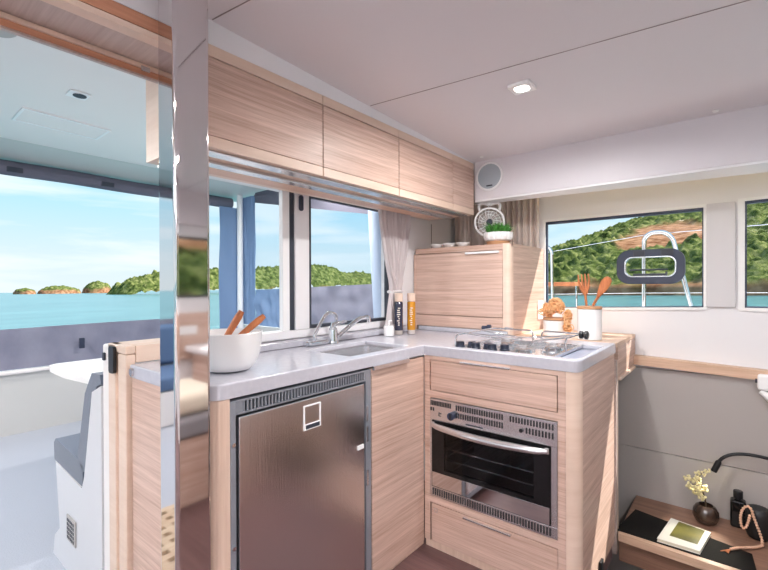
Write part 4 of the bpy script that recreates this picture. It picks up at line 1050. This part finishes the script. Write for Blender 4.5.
rp = nt.nodes.new('ShaderNodeValToRGB'); rp.color_ramp.elements[0].position = .35; rp.color_ramp.elements[1].position = .7
rp.color_ramp.elements[0].color = lin((62,112,118)); rp.color_ramp.elements[1].color = lin((88,140,144)); nt.links.new(n2.outputs[0], rp.inputs[0]); nt.links.new(rp.outputs[0], b.inputs['Base Color'])
b.inputs['Roughness'].default_value = .25; b.inputs['Specular IOR Level'].default_value = .3
M['water'] = m
sm2 = MB(); S_ = 9000
for (x0, x1) in ((-S_, S_),):
    sm2.bm.faces.new([sm2.bm.verts.new((x, y, sea_z(x))) for x, y in ((-S_,-S_),(S_,-S_),(S_,S_),(-S_,S_))])
o = sm2.build('sea', M['water'], None, origin=(0,0,-2.5)); tag(o, 'calm turquoise sea around the boat', 'sea', kind='structure')

def landmat():
    m, nt, b, out = newmat('scrub_land')
    at = nt.nodes.new('ShaderNodeAttribute'); at.attribute_name = 'soil'
    tc = nt.nodes.new('ShaderNodeTexCoord')
    n = nt.nodes.new('ShaderNodeTexNoise'); n.inputs['Scale'].default_value = .16; n.inputs['Detail'].default_value = 10; n.inputs['Roughness'].default_value = .78
    nt.links.new(tc.outputs['Object'], n.inputs['Vector'])
    rp = nt.nodes.new('ShaderNodeValToRGB'); e = rp.color_ramp.elements
    e[0].position = .38; e[0].color = lin((40,50,24)); e[1].position = .62; e[1].color = lin((142,142,92))  # random scrub tones; the darkest also paints shadow between the trees
    k = e.new(.5); k.color = lin((84,96,50))
    nt.links.new(n.outputs[0], rp.inputs[0])
    n2 = nt.nodes.new('ShaderNodeTexNoise'); n2.inputs['Scale'].default_value = .22; n2.inputs['Detail'].default_value = 8
    nt.links.new(tc.outputs['Object'], n2.inputs['Vector'])
    r2 = nt.nodes.new('ShaderNodeValToRGB'); r2.color_ramp.elements[0].position = .35; r2.color_ramp.elements[1].position = .65
    r2.color_ramp.elements[0].color = lin((112,74,52)); r2.color_ramp.elements[1].color = lin((176,134,104)); nt.links.new(n2.outputs[0], r2.inputs[0])
    mx = nt.nodes.new('ShaderNodeMixRGB'); nt.links.new(at.outputs['Fac'], mx.inputs[0]); nt.links.new(rp.outputs[0], mx.inputs[1]); nt.links.new(r2.outputs[0], mx.inputs[2])
    nt.links.new(mx.outputs[0], b.inputs['Base Color']); b.inputs['Roughness'].default_value = 1; b.inputs['Specular IOR Level'].default_value = 0
    return m
M['land'] = landmat()
def lerp_tab(tab, x):
    if x <= tab[0][0]: return tab[0][1]
    for (a, p), (b, q) in zip(tab, tab[1:]):
        if x <= b: return p+(q-p)*(x-a)/(b-a)
    return tab[-1][1]
def bush(x, y, s):
    d, pts = noise.voronoi(V((x/s, y/s, 0)), distance_metric='DISTANCE', exponent=2.5)
    h = max(0, 1-(d[0]*1.35)**2); c = noise.cell(pts[0]*3.7)
    return h*(.45+.55*abs(c)), c
def land(name, lb, cat, xs, ys, hf, loc, grp=None):
    nx, ny = len(xs), len(ys); vs = []; so = []
    for x in xs:
        for y in ys:
            z, s = hf(x, y); vs.append((x-loc[0], y-loc[1], z-loc[2])); so.append(s)
    fs = [(i*ny+j, (i+1)*ny+j, (i+1)*ny+j+1, i*ny+j+1) for i in range(nx-1) for j in range(ny-1)]
    me = bpy.data.meshes.new(name); me.from_pydata(vs, [], fs); me.update()
    a = me.attributes.new('soil', 'FLOAT', 'POINT'); a.data.foreach_set('value', so)
    me.polygons.foreach_set('use_smooth', [True]*len(me.polygons)); me.materials.append(M['land'])
    o = bpy.data.objects.new(name, me); C.objects.link(o); o.location = loc; wloc[name] = V(loc)
    tag(o, lb, cat, grp); return o
def fr(a, b, n): return [a+(b-a)*i/n for i in range(n+1)]
sst = lambda a, b, x: (lambda t: t*t*(3-2*t))(max(0, min(1, (x-a)/(b-a))))
# hillside beyond the port side
RIDGE = 62.0
tabT = [(-.46,-.055),(-.40,.0),(-.365,.030),(-.339,.042),(-.283,.064),(-.219,.095),(-.195,.109),(-.16,.127),(-.121,.131),(-.048,.139),(.041,.146),(.3,.165),(2,.17)]
K = 7.0
def hill(xx, yy):
    x, y = xx/K, yy/K
    sd = y-24.3 + .5*noise.noise(V((x*.15,0,4)))
    base = sea_z(xx)
    if sd <= 0: return base-.8+.6*sd, 1
    H_ = lerp_tab(tabT, x/RIDGE)*RIDGE*K + 1.2
    cliff = 2.2*sst(0,.35,sd)
    t = min(1, sd/(RIDGE-24.3)); z = base + cliff + (H_-base-cliff)*(t**.85 if t < 1 else 1)
    if y > RIDGE: z -= (yy-RIDGE*K)*.15
    z += 3.0*noise.noise(V((x*.09,y*.09,0)))*min(1,sd/5)
    s = 1-sst(.25,.9,sd + .6*noise.noise(V((x*.9,y*.9,2))))
    q = x/y; e = (z-1.2)/yy
    pt = noise.noise(V((x*.16+3,y*.10,9)))*.5 + noise.noise(V((x*.5,y*.4,5)))*.28
    m1 = math.exp(-((q+.105)/.095)**2-((e-.089-.13*(q+.12))/.025)**2)
    s2 = sst(.40,.60, m1*1.1 + .55*pt)
    s = max(s, s2, .9*sst(.40,.52, pt+.05*noise.noise(V((x*2,y*2,5)))))
    b, c = bush(x, y, .85); b2, c2_ = bush(x+40, y+17, .36); b3 = noise.noise(V((x*3.3,y*3.3,1.7)))
    z += (1-s*.9)*min(1,sd/1.2)*K*(b*(.10+.55*abs(c)) + b2*.30 + b3*.20)
    return z, s
hx = [K*v for v in fr(-30,14,360)+fr(14.5,42,70)]; hy = [K*v for v in fr(23.0,36,130)+fr(36.2,66,170)]
land('hillside', 'green scrubby hillside with bare orange earth beyond the right hand windows', 'hill', hx, hy, hill, (0,300,-2.5))
def fwd(x, y):
    sd = x-48-.25*max(0,-y) ; base = sea_z(x)
    if sd <= 0: return base-.6, 1
    t = min(1, sd/45); z = base+.9*sst(0,1.2,sd)+(15+2*noise.noise(V((x*.05,y*.05,1))))*t**.9
    pt = noise.noise(V((x*.09,y*.09,3)))*.6
    s = max(1-sst(.8,2,sd), sst(6.4,7.2,z+3*pt)*.95, .8*sst(.3,.4,pt))
    b, c = bush(x,y,1.9); z += (1-s)*b*1.6
    return z, s
land('headland', 'green headland ahead of the boat, mirrored in the steel post', 'hill', fr(47,110,110), fr(-60,72,200), fwd, (80,10,-2.5))
# aft headland and islets (further away)
HX = -520.0
tabA = [(.338,-.03),(.345,-.016),(.362,.006),(.384,.016),(.423,.028),(.55,.041),(.678,.041),(.713,.050),(.759,.052),(.878,.064),(.957,.056),(1.03,.038),(1.079,.044),(1.178,.040),(1.5,.03),(1.9,-.03)]
def aft(x, y):
    q = y/-HX; d = HX-x; base = sea_z(x)
    H_ = lerp_tab(tabA, q)*-HX+1.2; full = H_-base
    sd = -60+ (HX+60-x) if False else (HX+40-x)
    if sd <= 0 or full <= .3: return base-2, 1
    t = min(1, sd/40); z = base+ full*(.12*sst(0,3,sd)+.88*t**.8)
    s = .8*(1-sst(.6,2.5,sd+2*noise.noise(V((x*.05,y*.05,1)))))*.9
    b, c = bush(x,y,7); b2, _ = bush(x,y,3.2); z += (1-s)*(b*5*abs(c)+b2*2.4+1.2*noise.noise(V((x*.6,y*.6,3))))*min(1,full/14) - 2*min(1,full/14)
    if x < HX: z -= (HX-x)*.1
    return z, s
land('wooded_headland', 'low wooded headland behind the galley windows and aft canvas', 'hill', fr(-482,-560,44), fr(165,1000,640), aft, (-520,600,-2.5))
IX = -1150.0
for lb, q0, q1, hh, sn in (('small rocky islet furthest left on the horizon', .178,.209,.0065,1), ('flat green topped islet, middle of the three on the horizon', .212,.278,.0115,2), ('pale shored green islet next to the wooded headland', .284,.335,.022,3)):
    y0, y1 = q0*-IX, q1*-IX; cy = (y0+y1)/2; hw = (y1-y0)/2
    def isl(x, y, cy=cy, hw=hw, hh=hh, sn=sn):
        base = sea_z(x); r = math.hypot((y-cy)/hw, (x-IX)/40)
        n_ = noise.noise(V((y*.03,x*.03,sn)))*.25
        k = 1-(r+n_*.6)**2
        if k <= 0: return base-2, 1
        z = base + .9*(sst(0,.12,k)*4 + hh*-IX*k**.8); s = 1-sst(.10,.28,k+.25*noise.noise(V((y*.06,x*.06,sn+5))))
        b, c = bush(x,y,8); z += (1-s)*b*4
        return z, s
    land('islet', lb, 'islet', fr(IX-40,IX+40,26), fr(y0,y1,60), isl, (IX,cy,sea_z(IX)), 'islets on the horizon')

# ------------------------------------------------------------------ light
w = bpy.data.worlds.new('sky'); bpy.context.scene.world = w; w.use_nodes = True; nt = w.node_tree; nt.nodes.clear()
out = nt.nodes.new('ShaderNodeOutputWorld'); bg = nt.nodes.new('ShaderNodeBackground'); nt.links.new(bg.outputs[0], out.inputs[0])
tc = nt.nodes.new('ShaderNodeTexCoord'); sp = nt.nodes.new('ShaderNodeSeparateXYZ'); nt.links.new(tc.outputs['Generated'], sp.inputs[0])
rp = nt.nodes.new('ShaderNodeValToRGB'); nt.links.new(sp.outputs['Z'], rp.inputs[0])
e = rp.color_ramp.elements; e[0].position = 0; e[0].color = lin((214,228,234)); e[1].position = 1; e[1].color = lin((120,178,230))
for p, c in ((.06,(206,226,236)), (.16,(176,220,240)), (.34,(142,206,240))):
    k = e.new(p); k.color = lin(c)
mp = nt.nodes.new('ShaderNodeMapping'); mp.inputs['Scale'].default_value = (1.6,1.6,13); nt.links.new(tc.outputs['Generated'], mp.inputs[0])
n = nt.nodes.new('ShaderNodeTexNoise'); n.inputs['Scale'].default_value = 1.7; n.inputs['Detail'].default_value = 7; n.inputs['Roughness'].default_value = .55; n.inputs['Distortion'].default_value = .3
nt.links.new(mp.outputs[0], n.inputs['Vector'])
cr = nt.nodes.new('ShaderNodeValToRGB'); cr.color_ramp.elements[0].position = .44; cr.color_ramp.elements[1].position = .64; nt.links.new(n.outputs[0], cr.inputs[0])
mu = nt.nodes.new('ShaderNodeMath'); mu.operation = 'MULTIPLY'; mu.inputs[1].default_value = .75; nt.links.new(cr.outputs[0], mu.inputs[0])
mx = nt.nodes.new('ShaderNodeMixRGB'); mx.inputs[2].default_value = lin((232,240,246)); nt.links.new(mu.outputs[0], mx.inputs[0]); nt.links.new(rp.outputs[0], mx.inputs[1])
nt.links.new(mx.outputs[0], bg.inputs[0]); bg.inputs[1].default_value = .93
sun = bpy.data.lights.new('sun', 'SUN'); sun.energy = 7.2; sun.angle = math.radians(.6); sun.color = (1,.95,.88)
so = bpy.data.objects.new('sun', sun); C.objects.link(so); so.rotation_euler = V((.97,1.0,1.55)).to_track_quat('Z','Y').to_euler()

sc = bpy.context.scene
sc.view_settings.view_transform = 'Standard'; sc.view_settings.look = 'None'; sc.view_settings.gamma = 1; sc.view_settings.exposure = 0.42
sc.cycles.max_bounces = 12; sc.cycles.transparent_max_bounces = 16; sc.cycles.diffuse_bounces = 6
